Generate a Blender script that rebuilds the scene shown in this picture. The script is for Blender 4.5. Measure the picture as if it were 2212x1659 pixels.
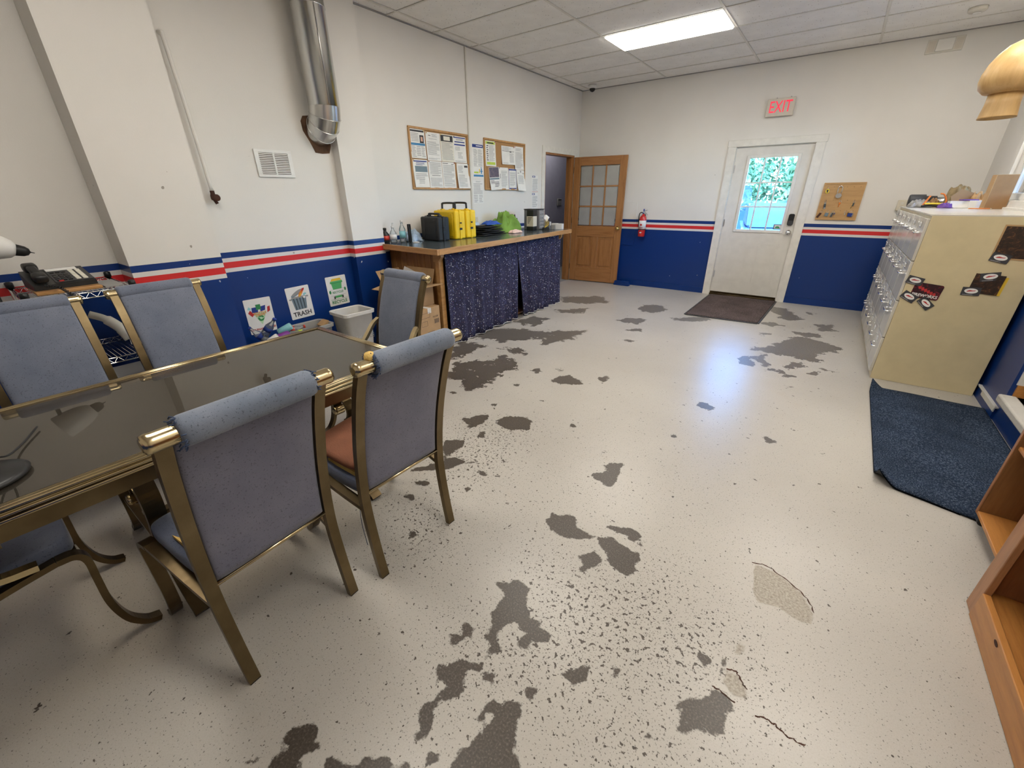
import bpy, bmesh, math, random
import numpy as np
from mathutils import Vector, Matrix

for o in list(bpy.data.objects): bpy.data.objects.remove(o, do_unlink=True)
SC = bpy.context.scene
COL = SC.collection
PI = math.pi
rnd = random.Random(11)

# ------------------------------------------------------------------ camera
cam = bpy.data.cameras.new('camera'); camo = bpy.data.objects.new('camera', cam); COL.objects.link(camo)
cam.sensor_fit = 'HORIZONTAL'; cam.sensor_width = 36.0; cam.lens = 886.79 * 36.0 / 2212.0
cam.clip_start = .02; cam.clip_end = 300
_r = Vector((0.807484, 0.589821, -0.009019)); _u = Vector((-0.240551, 0.343206, 0.907934)); _f = Vector((-0.538614, 0.730973, -0.419015))
camo.matrix_world = Matrix(((_r.x, _u.x, -_f.x, 3.8522), (_r.y, _u.y, -_f.y, -7.259), (_r.z, _u.z, -_f.z, 1.4885), (0, 0, 0, 1)))
SC.camera = camo

# ------------------------------------------------------------------ world, sky, exposure
wd = bpy.data.worlds.new('sky'); SC.world = wd; wd.use_nodes = True
nt = wd.node_tree; bg = nt.nodes['Background']
sky = nt.nodes.new('ShaderNodeTexSky'); sky.sky_type = 'NISHITA'
sky.sun_elevation = math.radians(48); sky.sun_rotation = math.radians(200); sky.sun_disc = False
_bl = nt.nodes.new('ShaderNodeMix'); _bl.data_type = 'RGBA'; _bl.blend_type = 'MULTIPLY'; _bl.inputs[0].default_value = 1; _bl.inputs[7].default_value = (.40, .70, 1.0, 1)   # camera balanced for the warm tubes
nt.links.new(sky.outputs[0], _bl.inputs[6]); nt.links.new(_bl.outputs[2], bg.inputs[0]); bg.inputs[1].default_value = 3.9
SC.view_settings.view_transform = 'Standard'; SC.view_settings.look = 'None'
SC.view_settings.gamma = 1; SC.view_settings.use_curve_mapping = False
SC.view_settings.exposure = 0.43
TROFFER_POWER = 11.0          # radiance of the lit ceiling diffusers

# ------------------------------------------------------------------ node helpers / materials
MATS = {}
def newmat(name):
    m = bpy.data.materials.new(name); m.use_nodes = True; MATS[name] = m
    t = m.node_tree; return m, t, t.nodes, t.links, t.nodes['Principled BSDF']
def coords(t, scale=(1, 1, 1), kind='Object', rot=(0, 0, 0)):
    tc = t.nodes.new('ShaderNodeTexCoord'); mp = t.nodes.new('ShaderNodeMapping')
    mp.inputs['Scale'].default_value = scale; mp.inputs['Rotation'].default_value = rot
    t.links.new(tc.outputs[kind], mp.inputs[0]); return mp.outputs[0]
def noise(t, vec, scale, detail=4, rough=.55, dist=0):
    n = t.nodes.new('ShaderNodeTexNoise'); n.inputs['Scale'].default_value = scale
    n.inputs['Detail'].default_value = detail; n.inputs['Roughness'].default_value = rough; n.inputs['Distortion'].default_value = dist
    if vec is not None: t.links.new(vec, n.inputs['Vector'])
    return n.outputs['Fac']
def ramp(t, fac, stops, mode='LINEAR'):
    r = t.nodes.new('ShaderNodeValToRGB'); r.color_ramp.interpolation = mode
    e = r.color_ramp.elements
    while len(e) < len(stops): e.new(.5)
    for el, (p, c) in zip(e, stops): el.position = p; el.color = (*c, 1) if len(c) == 3 else c
    t.links.new(fac, r.inputs[0]); return r.outputs[0]
def mix(t, fac, a, b, mode='MIX'):
    n = t.nodes.new('ShaderNodeMix'); n.data_type = 'RGBA'; n.blend_type = mode
    for i, v in ((0, fac), (6, a), (7, b)):
        if isinstance(v, (int, float)): n.inputs[i].default_value = v
        elif isinstance(v, (tuple, list)): n.inputs[i].default_value = (*v[:3], 1)
        else: t.links.new(v, n.inputs[i])
    return n.outputs[2]
def math_(t, op, a, b=0.0, clamp=False):
    n = t.nodes.new('ShaderNodeMath'); n.operation = op; n.use_clamp = clamp
    for i, v in ((0, a), (1, b)):
        if isinstance(v, (int, float)): n.inputs[i].default_value = v
        else: t.links.new(v, n.inputs[i])
    return n.outputs[0]
def bump(t, h, strength, bsdf, dist=.01):
    b = t.nodes.new('ShaderNodeBump'); b.inputs['Strength'].default_value = strength; b.inputs['Distance'].default_value = dist
    t.links.new(h, b.inputs['Height']); t.links.new(b.outputs[0], bsdf.inputs['Normal'])
def M(name, col, rough=.5, metal=0.0, var=.045, vs=9.0, bmp=0.0, bs=80.0, spec=.5, coat=0.0, emit=None, es=0.0, trans=0.0, ior=1.45, stretch=(1, 1, 1)):
    if name in MATS: return MATS[name]
    m, t, N, L, B = newmat(name)
    v = coords(t, stretch); n = noise(t, v, vs)
    lo = tuple(max(0, c * (1 - var)) for c in col); hi = tuple(min(1, c * (1 + var)) for c in col)
    L.new(ramp(t, n, [(.3, lo), (.7, hi)]), B.inputs['Base Color'])
    B.inputs['Roughness'].default_value = rough; B.inputs['Metallic'].default_value = metal
    B.inputs['Specular IOR Level'].default_value = spec; B.inputs['Coat Weight'].default_value = coat
    B.inputs['Transmission Weight'].default_value = trans; B.inputs['IOR'].default_value = ior
    if emit: B.inputs['Emission Color'].default_value = (*emit, 1); B.inputs['Emission Strength'].default_value = es
    if bmp: bump(t, noise(t, v, bs, 3), bmp, B)
    return m
def srgb(r, g, b):
    f = lambda c: ((c / 255 + .055) / 1.055) ** 2.4 if c > 10 else c / 255 / 12.92
    return (f(r), f(g), f(b))
def wood(name, c1, c2, axis='Y', rough=.4, scale=1.0, knots=False):
    m, t, N, L, B = newmat(name)
    s = {'X': (1.2, 14, 14), 'Y': (14, 1.2, 14), 'Z': (14, 14, 1.2)}[axis]
    v = coords(t, tuple(q * scale for q in s)); n = noise(t, v, 2.2, 6, .6, .6)
    c = ramp(t, n, [(.28, c2), (.5, c1), (.72, tuple(min(1, q * 1.18) for q in c1))])
    fine = noise(t, coords(t, tuple(q * scale * 4 for q in s)), 5, 3)
    c = mix(t, .25, c, ramp(t, fine, [(.35, c2), (.65, c1)]))
    if knots:
        vo = t.nodes.new('ShaderNodeTexVoronoi'); vo.inputs['Scale'].default_value = 3.1
        L.new(coords(t, (1, .45, 1)), vo.inputs['Vector'])
        c = mix(t, ramp(t, vo.outputs['Distance'], [(.05, (1, 1, 1)), (.1, (0, 0, 0))]), c, (.07, .02, .008))
    L.new(c, B.inputs['Base Color']); B.inputs['Roughness'].default_value = rough
    bump(t, n, .08, B); return m

WALLC = (.70, .675, .63)
def wall_paint(name, striped=True):
    m, t, N, L, B = newmat(name)
    g = N.new('ShaderNodeNewGeometry'); sp = N.new('ShaderNodeSeparateXYZ'); L.new(g.outputs['Position'], sp.inputs[0])
    soft = noise(t, g.outputs['Position'], 1.3, 3); base = ramp(t, soft, [(.3, tuple(c * .96 for c in WALLC)), (.7, tuple(min(1, c * 1.03) for c in WALLC))])
    if striped:
        z = math_(t, 'MULTIPLY', sp.outputs['Z'], .25)
        BL = (.0025, .030, .165); RD = (.62, .028, .03); W = (.66, .64, .62); k = .25
        st = ramp(t, z, [(0, BL), (.935 * k, W), (.96 * k, RD), (1.007 * k, W), (1.035 * k, BL)], 'CONSTANT')
        sel = math_(t, 'GREATER_THAN', sp.outputs['Z'], 1.09)
        chip = math_(t, 'GREATER_THAN', noise(t, g.outputs['Position'], 21, 2, .5), .765)
        st = mix(t, chip, st, (.5, .52, .58))
        c = mix(t, sel, st, base)
        L.new(mix_f(t, sel, .32, .6), B.inputs['Roughness'])
    else:
        c = base; B.inputs['Roughness'].default_value = .6
    spk = math_(t, 'GREATER_THAN', noise(t, g.outputs['Position'], 17, 1, .3), .835)
    c = mix(t, spk, c, (.32, .29, .25))
    L.new(c, B.inputs['Base Color']); bump(t, noise(t, g.outputs['Position'], 130, 2), .06, B); return m
def mix_f(t, fac, a, b):
    n = t.nodes.new('ShaderNodeMix'); n.data_type = 'FLOAT'; t.links.new(fac, n.inputs[0])
    n.inputs[2].default_value = a; n.inputs[3].default_value = b; return n.outputs[0]
wall_paint('wall_paint'); wall_paint('wall_plain', False)

def floor_mat():
    m, t, N, L, B = newmat('floor_paint')
    g = N.new('ShaderNodeNewGeometry'); P = g.outputs['Position']
    def attr(n):
        a = N.new('ShaderNodeAttribute'); a.attribute_name = n; return a.outputs['Fac']
    edge = math_(t, 'SUBTRACT', noise(t, P, 22, 6, .68), .5)
    sy = N.new('ShaderNodeSeparateXYZ'); L.new(P, sy.inputs[0])
    far = math_(t, 'ADD', .055, math_(t, 'MULTIPLY', math_(t, 'MULTIPLY', math_(t, 'ADD', sy.outputs['Y'], 6.0), .36, True), .24))   # the paint peels in larger, more ragged flakes near the door
    w = math_(t, 'ADD', attr('wear'), math_(t, 'ADD', math_(t, 'MULTIPLY', edge, .05), math_(t, 'MULTIPLY', math_(t, 'SUBTRACT', noise(t, P, 8.5, 6, .68), .5), far)))
    w = math_(t, 'MULTIPLY', math_(t, 'SUBTRACT', w, .0), 180, True)
    fr = math_(t, 'ADD', attr('frag'), math_(t, 'MULTIPLY', math_(t, 'SUBTRACT', noise(t, P, 9, 7, .72), .5), .46))
    fr = math_(t, 'MULTIPLY', math_(t, 'SUBTRACT', fr, .02), 120, True)
    # loose specks: everywhere a few, many in the trodden areas
    sp = attr('speck')
    n1 = noise(t, P, 62, 2, .5); th = math_(t, 'SUBTRACT', .722, math_(t, 'MULTIPLY', sp, .125))
    s1 = math_(t, 'MULTIPLY', math_(t, 'SUBTRACT', n1, th), 60, True)
    n2 = noise(t, P, 150, 1, .5); th2 = math_(t, 'SUBTRACT', .682, math_(t, 'MULTIPLY', sp, .06))
    s2 = math_(t, 'MULTIPLY', math_(t, 'SUBTRACT', n2, th2), 40, True)
    s3 = math_(t, 'MULTIPLY', math_(t, 'SUBTRACT', noise(t, P, 17, 3, .6), .692), 90, True)
    mask = math_(t, 'MAXIMUM', math_(t, 'MAXIMUM', w, fr), math_(t, 'MAXIMUM', math_(t, 'MAXIMUM', s1, s3), math_(t, 'MULTIPLY', s2, .7)))
    # paint: warm grey with dirt
    big = noise(t, P, .9, 4); fine = noise(t, P, 240, 2)
    paint = ramp(t, big, [(.3, (.415, .392, .352)), (.7, (.50, .475, .43))])
    paint = mix(t, math_(t, 'MULTIPLY', math_(t, 'SUBTRACT', fine, .45), .9, True), paint, (.30, .26, .20))
    grime = math_(t, 'MULTIPLY', math_(t, 'SUBTRACT', noise(t, P, 70, 5, .7), .55), 2.2, True)
    paint = mix(t, math_(t, 'MULTIPLY', grime, .55), paint, (.27, .235, .185))
    rust = math_(t, 'MULTIPLY', math_(t, 'SUBTRACT', noise(t, P, 3.2, 5, .65), .62), 3, True)
    paint = mix(t, math_(t, 'MULTIPLY', rust, .35), paint, (.36, .24, .13))
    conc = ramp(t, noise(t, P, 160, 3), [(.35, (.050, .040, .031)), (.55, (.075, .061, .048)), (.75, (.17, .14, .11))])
    conc = mix(t, math_(t, 'MULTIPLY', math_(t, 'ADD', sy.outputs['Y'], 5.2), .30, True), conc, ramp(t, noise(t, P, 90, 3), [(.35, (.13, .117, .10)), (.7, (.20, .183, .16))]))   # distant floor sheen painted in: worn patches turn paler towards the door
    sc = math_(t, 'MULTIPLY', math_(t, 'ADD', attr('scar'), math_(t, 'MULTIPLY', edge, .03)), 150, True)
    scar = ramp(t, noise(t, P, 120, 4, .7), [(.3, (.19, .16, .12)), (.65, (.43, .39, .325))])
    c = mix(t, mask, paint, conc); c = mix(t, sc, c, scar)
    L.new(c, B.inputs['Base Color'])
    L.new(math_(t, 'ADD', .31, math_(t, 'MULTIPLY', math_(t, 'MAXIMUM', mask, sc), .05), True), B.inputs['Roughness'])
    h = math_(t, 'SUBTRACT', math_(t, 'MULTIPLY', noise(t, P, 45, 3), .35), math_(t, 'MAXIMUM', mask, sc))
    bump(t, h, .26, B, .004); B.inputs['Specular IOR Level'].default_value = .5
    return m
floor_mat()

def fabric(name, c1, c2, scale=1.0, rough=.95):
    m, t, N, L, B = newmat(name)
    v = coords(t); big = noise(t, v, 6 * scale, 4); weave = noise(t, v, 420 * scale, 1)
    c = ramp(t, big, [(.3, c1), (.7, c2)])
    pill = math_(t, 'GREATER_THAN', noise(t, v, 170 * scale, 2), .64)
    c = mix(t, math_(t, 'MULTIPLY', pill, .55), c, tuple(q * .3 for q in c1))
    c = mix(t, math_(t, 'MULTIPLY', weave, .3), c, tuple(q * .6 for q in c1))
    L.new(c, B.inputs['Base Color']); B.inputs['Roughness'].default_value = rough
    B.inputs['Sheen Weight'].default_value = .25; B.inputs['Specular IOR Level'].default_value = .2
    bump(t, weave, .25, B, .002); return m
fabric('chair_fabric', (.145, .148, .205), (.205, .205, .262)); fabric('chair_front', (.135, .158, .215), (.195, .215, .275)); fabric('chair_roll', (.13, .165, .225), (.23, .255, .315))
fabric('seat_fabric', (.07, .085, .14), (.12, .14, .195))

def bronze(name, hi, lo, rough):
    m, t, N, L, B = newmat(name)
    v = coords(t, (1, 1, 1)); n = noise(t, v, 5, 4)
    br = noise(t, coords(t, (60, 60, 2)), 6, 2)
    c = mix(t, math_(t, 'MULTIPLY', br, .3), ramp(t, n, [(.3, lo), (.7, hi)]), lo)
    L.new(c, B.inputs['Base Color']); B.inputs['Metallic'].default_value = 1; B.inputs['Roughness'].default_value = rough
    bump(t, br, .05, B, .002); return m
bronze('bronze', (.235, .178, .098), (.135, .098, .052), .33); bronze('bronze_leg', (.20, .145, .078), (.10, .072, .038), .32); bronze('bronze_dark', (.16, .115, .06), (.07, .05, .026), .34)
bronze('brass', (.68, .56, .345), (.50, .40, .225), .2)

def dots(name, base, base2, dotc, scale):
    m, t, N, L, B = newmat(name)
    v = coords(t); vo = N.new('ShaderNodeTexVoronoi'); vo.inputs['Scale'].default_value = scale; L.new(v, vo.inputs['Vector'])
    rs = N.new('ShaderNodeSeparateColor'); L.new(vo.outputs['Color'], rs.inputs[0])
    th = math_(t, 'MULTIPLY', rs.outputs[0], .42)
    d = math_(t, 'LESS_THAN', vo.outputs['Distance'], th)
    dc = mix(t, math_(t, 'GREATER_THAN', rs.outputs[1], .72), dotc, (.12, .045, .07))
    dc = mix(t, math_(t, 'GREATER_THAN', rs.outputs[2], .55), dc, (.11, .12, .26))
    c = mix(t, d, ramp(t, noise(t, v, 9, 3), [(.3, base), (.7, base2)]), dc)
    L.new(c, B.inputs['Base Color']); B.inputs['Roughness'].default_value = .95; B.inputs['Specular IOR Level'].default_value = .15; return m
dots('curtain_print', (.026, .026, .052), (.045, .044, .082), (.52, .51, .54), 72)

def carpet(name, c1, c2, c3, scale):
    m, t, N, L, B = newmat(name)
    v = coords(t); n = noise(t, v, scale, 2, .7); big = noise(t, v, 3.5, 4)
    c = ramp(t, n, [(.34, c1), (.52, c2), (.72, c3)]); c = mix(t, math_(t, 'MULTIPLY', math_(t, 'SUBTRACT', big, .4), 1.6, True), c, tuple(q * .55 for q in c1), 'MIX')
    L.new(c, B.inputs['Base Color']); B.inputs['Roughness'].default_value = 1; B.inputs['Specular IOR Level'].default_value = .1
    bump(t, n, .6, B, .006); return m
carpet('mat_blue', (.010, .016, .030), (.026, .042, .075), (.15, .18, .23), 150); carpet('mat_brown', (.05, .038, .038), (.105, .08, .078), (.21, .17, .15), 110)

def tile_mat():
    m, t, N, L, B = newmat('ceiling_tile')
    v = coords(t); vo = N.new('ShaderNodeTexVoronoi'); vo.inputs['Scale'].default_value = 55; L.new(v, vo.inputs['Vector'])
    rs = N.new('ShaderNodeSeparateColor'); L.new(vo.outputs['Color'], rs.inputs[0])
    pit = math_(t, 'LESS_THAN', vo.outputs['Distance'], math_(t, 'MULTIPLY', math_(t, 'GREATER_THAN', rs.outputs[0], .6), math_(t, 'MULTIPLY', rs.outputs[1], .26)))
    c = mix(t, pit, ramp(t, noise(t, v, 5, 3), [(.3, (.80, .78, .75)), (.7, (.87, .85, .82))]), (.33, .30, .27))
    L.new(c, B.inputs['Base Color']); B.inputs['Roughness'].default_value = .9; bump(t, noise(t, v, 120, 3), .25, B, .003); return m
tile_mat()
def thin_glass(name, tint, rough=0.0, film=0.0, filmc=(.6, .59, .56)):
    m, t, N, L, B = newmat(name); N.remove(B)
    tr = N.new('ShaderNodeBsdfTransparent'); gl = N.new('ShaderNodeBsdfGlossy'); gl.inputs['Roughness'].default_value = rough
    fr = N.new('ShaderNodeFresnel'); fr.inputs[0].default_value = 1.5; mx = N.new('ShaderNodeMixShader')
    n = noise(t, coords(t), 4, 3)
    L.new(ramp(t, n, [(.3, tuple(c * .93 for c in tint)), (.7, tint)]), tr.inputs[0])
    L.new(fr.outputs[0], mx.inputs[0]); L.new(tr.outputs[0], mx.inputs[1]); L.new(gl.outputs[0], mx.inputs[2])
    out = mx.outputs[0]
    if film:
        df = N.new('ShaderNodeBsdfDiffuse'); df.inputs[0].default_value = (*filmc, 1); m2 = N.new('ShaderNodeMixShader'); L.new(math_(t, 'ADD', math_(t, 'MULTIPLY', n, film * .5), film * .75), m2.inputs[0]); L.new(out, m2.inputs[1]); L.new(df.outputs[0], m2.inputs[2]); out = m2.outputs[0]
    L.new(out, N['Material Output'].inputs[0]); return m
thin_glass('pane', (.93, .96, .98)); thin_glass('pane_dirty', (.92, .92, .89), .05, .5); thin_glass('glass_smoked', (.96, .925, .87), 0.0, .05, (.42, .37, .30)); thin_glass('clear_plastic', (.93, .96, .97), .08, .14, (.8, .85, .88))

def artwork(name, cols, scale, dist=1.5):
    m, t, N, L, B = newmat(name); n = noise(t, coords(t), scale, 5, .7, dist)
    L.new(ramp(t, n, [(.3 + .42 * i / max(1, len(cols) - 1), c) for i, c in enumerate(cols)]), B.inputs['Base Color']); B.inputs['Roughness'].default_value = .45; return m
artwork('art_gold', [(.012, .008, .006), (.02, .012, .006), (.05, .02, .01), (.35, .16, .04)], 22); artwork('art_red', [(.012, .004, .006), (.03, .006, .01), (.35, .02, .04)], 30)
artwork('art_photo', [(.05, .05, .08), (.12, .10, .14), (.30, .2, .15)], 14)

# plain colour table
for nm, c, kw in [
    ('white_paint', (.70, .68, .635), dict(rough=.45)), ('door_paint', (.66, .635, .585), dict(rough=.42)), ('trim_paint', (.70, .675, .62), dict(rough=.5, var=.06, vs=14)),
    ('blue_paint', (.0025, .030, .165), dict(rough=.35)), ('chrome', (.78, .78, .77), dict(rough=.12, metal=1, var=.05)), ('steel', (.55, .55, .54), dict(rough=.3, metal=1)),
    ('galv', (.62, .62, .60), dict(rough=.24, metal=1, var=.18, vs=6, stretch=(1, 1, .25))), ('dark_hole', (.02, .013, .009), dict(rough=1)), ('rust_edge', (.11, .06, .035), dict(rough=1, var=.5)),
    ('black_plastic', (.012, .012, .012), dict(rough=.4)), ('black_rubber', (.015, .015, .016), dict(rough=.75)), ('charcoal', (.045, .045, .047), dict(rough=.5)), ('grey_plastic', (.17, .17, .175), dict(rough=.5)),
    ('mid_grey', (.28, .275, .265), dict(rough=.5)), ('white_plastic', (.72, .71, .68), dict(rough=.4)), ('bin_white', (.62, .61, .57), dict(rough=.42)), ('bin_grey', (.30, .30, .29), dict(rough=.45)),
    ('beige_metal', (.58, .49, .30), dict(rough=.4, var=.05)), ('beige_front', (.56, .53, .47), dict(rough=.2, var=.05)), ('paper', (.74, .73, .70), dict(rough=.85, var=.05)), ('paper_cream', (.70, .67, .58), dict(rough=.85, var=.05)),
    ('ink_grey', (.36, .36, .36), dict(rough=.9)), ('ink_dark', (.05, .05, .055), dict(rough=.9)), ('ink_blue', (.015, .04, .22), dict(rough=.7)), ('ink_sky', (.06, .22, .42), dict(rough=.7)), ('ink_red', (.45, .03, .03), dict(rough=.7)),
    ('ink_lime', (.48, .60, .08), dict(rough=.7)), ('ink_green', (.03, .22, .07), dict(rough=.7)), ('leaf_green', (.08, .38, .12), dict(rough=.7)), ('mint', (.45, .68, .42), dict(rough=.7)), ('ink_yellow', (.72, .48, .04), dict(rough=.7)), ('ink_orange', (.70, .20, .03), dict(rough=.7)), ('slate', (.16, .22, .26), dict(rough=.7)), ('slate_dark', (.05, .07, .085), dict(rough=.7)),
    ('skin_print', (.62, .38, .27), dict(rough=.7)), ('exit_red', (.75, .02, .06), dict(rough=.4, emit=(1, .03, .08), es=.45)), ('exit_body', (.58, .53, .45), dict(rough=.5)),
    ('cork', (.36, .20, .085), dict(rough=.95, var=.3, vs=160)), ('cardboard', (.42, .265, .13), dict(rough=.9, var=.08)), ('cardboard_dark', (.27, .15, .065), dict(rough=.9, var=.1)),
    ('case_yellow', (.78, .52, .008), dict(rough=.45, var=.06)), ('case_black', (.012, .012, .012), dict(rough=.55, var=.2)), ('counter_laminate', (.06, .075, .082), dict(rough=.16, var=.3, vs=60)),
    ('foam', (.62, .42, .13), dict(rough=1, var=.2, bmp=.4)), ('cushion_rust', (.21, .08, .042), dict(rough=.9, var=.15, bmp=.2, bs=200)), ('thread_blue', (.05, .075, .14), dict(rough=1)),
    ('red_paint', (.55, .02, .02), dict(rough=.25, coat=.5)), ('red_cloth', (.45, .03, .03), dict(rough=.9)), ('purple_cloth', (.13, .06, .26), dict(rough=.9)), ('blue_cloth', (.03, .09, .38), dict(rough=.9)), ('green_cloth', (.17, .31, .05), dict(rough=.85, var=.2, bmp=.2)),
    ('sky_cloth', (.36, .46, .58), dict(rough=.95, var=.3, vs=14)), ('black_cloth', (.012, .012, .014), dict(rough=.9)), ('pink_cloth', (.70, .50, .42), dict(rough=.9)), ('lavender_wall', (.27, .27, .34), dict(rough=.7, var=.04)), ('grey_floor', (.32, .33, .34), dict(rough=.6)),
    ('stone', (.52, .50, .46), dict(rough=.8, bmp=.3, bs=40)), ('khaki', (.22, .165, .09), dict(rough=.95, var=.35, vs=20)), ('yellow_plastic', (.72, .55, .05), dict(rough=.4)), ('amber', (.60, .16, .02), dict(rough=.4)), ('teal', (.02, .28, .30), dict(rough=.5)),
    ('conduit', (.63, .60, .53), dict(rough=.5)), ('brown_rust', (.06, .022, .012), dict(rough=.8, var=.4)), ('brass_knob', (.75, .55, .22), dict(rough=.18, metal=1)), ('asphalt', (.07, .075, .09), dict(rough=.9, bmp=.4)),
    ('car_blue', (.05, .09, .20), dict(rough=.25, coat=.8)), ('car_silver', (.10, .14, .22), dict(rough=.25, coat=.8)), ('tyre', (.02, .02, .02), dict(rough=.9)), ('foliage', (.20, .33, .16), dict(rough=.7, var=.6, vs=3)), ('bark', (.10, .06, .035), dict(rough=.95)),
    ('red_bottle', (.55, .05, .03), dict(rough=.3)), ('purple_can', (.16, .02, .22), dict(rough=.3)), ('aqua_can', (.25, .55, .58), dict(rough=.3)), ('cream_box', (.60, .55, .44), dict(rough=.8))]:
    M(nm, c, **kw)
wood('oak_edge', (.46, .25, .09), (.30, .14, .045), 'Y', .35); wood('oak_x', (.46, .25, .09), (.30, .14, .045), 'X', .35); wood('panel_wood', (.33, .155, .05), (.17, .07, .02), 'Z', .4)
wood('door_wood', (.36, .165, .055), (.22, .085, .024), 'Z', .35); wood('door_wood_x', (.36, .165, .055), (.22, .085, .024), 'X', .35)
wood('pine_y', (.50, .22, .058), (.33, .125, .03), 'Y', .35, knots=True); wood('pine_z', (.40, .19, .085), (.26, .105, .04), 'Z', .4); wood('ply', (.25, .115, .04), (.17, .075, .025), 'Z', .5)
wood('pale_wood', (.66, .44, .19), (.52, .31, .115), 'Z', .38, .6); wood('peg_ply', (.48, .29, .12), (.38, .21, .08), 'X', .55)
_m, _t, _N, _L, _B = newmat('lit_diffuser')
_B.inputs['Base Color'].default_value = (.9, .88, .8, 1)
_L.new(ramp(_t, noise(_t, coords(_t), 1.5, 2), [(.3, (1, .935, .845)), (.7, (1, .945, .86))]), _B.inputs['Emission Color']); _B.inputs['Emission Strength'].default_value = TROFFER_POWER

# ------------------------------------------------------------------ geometry helpers
def _add(bm, vs, fs, mi=0, smooth=False):
    V = [bm.verts.new(v) for v in vs]; out = []
    for f in fs:
        try: F = bm.faces.new([V[i] for i in f])
        except ValueError: continue
        F.material_index = mi; F.smooth = smooth; out.append(F)
    return V, out
BOXF = [(0, 3, 2, 1), (4, 5, 6, 7), (0, 1, 5, 4), (1, 2, 6, 5), (2, 3, 7, 6), (3, 0, 4, 7)]
def box(bm, x0, x1, y0, y1, z0, z1, mi=0, bev=0.0, mat=None, seg=2):
    P = [(x0, y0, z0), (x1, y0, z0), (x1, y1, z0), (x0, y1, z0), (x0, y0, z1), (x1, y0, z1), (x1, y1, z1), (x0, y1, z1)]
    if mat is not None: P = [mat @ Vector(p) for p in P]
    V, F = _add(bm, P, BOXF, mi)
    if bev:
        E = list({e for f in F for e in f.edges})
        r = bmesh.ops.bevel(bm, geom=E, offset=bev, segments=seg, affect='EDGES', profile=.5)
        for f in r['faces']: f.material_index = mi; f.smooth = True
    return V
def cr(pts, n=6):            # Catmull-Rom through points
    P = [Vector(p) for p in pts]; P = [P[0] * 2 - P[1]] + P + [P[-1] * 2 - P[-2]]; out = []
    for i in range(1, len(P) - 2):
        for k in range(n):
            t = k / n; a, b, c, d = P[i - 1:i + 3]
            out.append(.5 * ((2 * b) + (c - a) * t + (2 * a - 5 * b + 4 * c - d) * t * t + (3 * b - a - 3 * c + d) * t ** 3))
    out.append(P[-2]); return out
def tube(bm, pts, r, seg=8, mi=0, cap=True):
    P = [Vector(p) for p in pts]; n = len(P); R = r if isinstance(r, (list, tuple)) else [r] * n; rings = []; up = None
    for i in range(n):
        d = (P[min(i + 1, n - 1)] - P[max(i - 1, 0)]).normalized()
        if up is None: up = Vector((0, 0, 1)) if abs(d.z) < .9 else Vector((1, 0, 0))
        a = d.cross(up)
        if a.length < 1e-5: a = d.cross(Vector((0, 1, 0)))
        a.normalize(); b = a.cross(d).normalized(); up = b
        rings.append([bm.verts.new(P[i] + R[i] * (math.cos(2 * PI * k / seg) * a + math.sin(2 * PI * k / seg) * b)) for k in range(seg)])
    for i in range(n - 1):
        for k in range(seg):
            f = bm.faces.new((rings[i][k], rings[i][(k + 1) % seg], rings[i + 1][(k + 1) % seg], rings[i + 1][k])); f.smooth = True; f.material_index = mi
    if cap:
        for g in (rings[0][::-1], rings[-1]):
            f = bm.faces.new(g); f.material_index = mi
def bar(bm, pts, w, t, side=(0, 1, 0), mi=0):   # flat bar swept along pts; w along side, t across
    P = [Vector(p) for p in pts]; n = len(P); S = Vector(side).normalized(); rings = []
    for i in range(n):
        d = (P[min(i + 1, n - 1)] - P[max(i - 1, 0)]).normalized(); N = d.cross(S).normalized()
        rings.append([bm.verts.new(P[i] + S * a * w / 2 + N * b * t / 2) for a, b in ((-1, -1), (1, -1), (1, 1), (-1, 1))])
    for i in range(n - 1):
        for k in range(4):
            f = bm.faces.new((rings[i][k], rings[i][(k + 1) % 4], rings[i + 1][(k + 1) % 4], rings[i + 1][k])); f.material_index = mi
    for g in (rings[0][::-1], rings[-1]): bm.faces.new(g).material_index = mi
def lathe(bm, prof, seg=24, mi=0, mat=None, smooth=True):
    rings = []; mt = mat or Matrix()
    for r, z in prof: rings.append([bm.verts.new(mt @ Vector((r * math.cos(2 * PI * k / seg), r * math.sin(2 * PI * k / seg), z))) for k in range(seg)])
    for i in range(len(rings) - 1):
        for k in range(seg):
            f = bm.faces.new((rings[i][k], rings[i][(k + 1) % seg], rings[i + 1][(k + 1) % seg], rings[i + 1][k])); f.smooth = smooth; f.material_index = mi
    bm.faces.new(rings[0][::-1]).material_index = mi; bm.faces.new(rings[-1]).material_index = mi
def superell(bm, c, s, e=.3, nu=24, nv=14, mi=0, fn=None, mat=None):
    g = lambda v, p: math.copysign(abs(v) ** p, v); mt = mat or Matrix(); rows = []
    for j in range(nv + 1):
        ph = -PI / 2 + PI * j / nv; row = []
        for i in range(nu):
            th = 2 * PI * i / nu
            p = Vector((s[0] * g(math.cos(ph), e) * g(math.cos(th), e), s[1] * g(math.cos(ph), e) * g(math.sin(th), e), s[2] * g(math.sin(ph), e)))
            if fn: p = fn(p)
            row.append(bm.verts.new(mt @ (Vector(c) + p)))
        rows.append(row)
    for j in range(nv):
        for i in range(nu):
            f = bm.faces.new((rows[j][i], rows[j][(i + 1) % nu], rows[j + 1][(i + 1) % nu], rows[j + 1][i])); f.smooth = True; f.material_index = mi
def surf(bm, fn, nu, nv, mi=0, smooth=True):
    G = [[bm.verts.new(fn(i / nu, j / nv)) for j in range(nv + 1)] for i in range(nu + 1)]
    for i in range(nu):
        for j in range(nv):
            f = bm.faces.new((G[i][j], G[i + 1][j], G[i + 1][j + 1], G[i][j + 1])); f.smooth = smooth; f.material_index = mi
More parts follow.
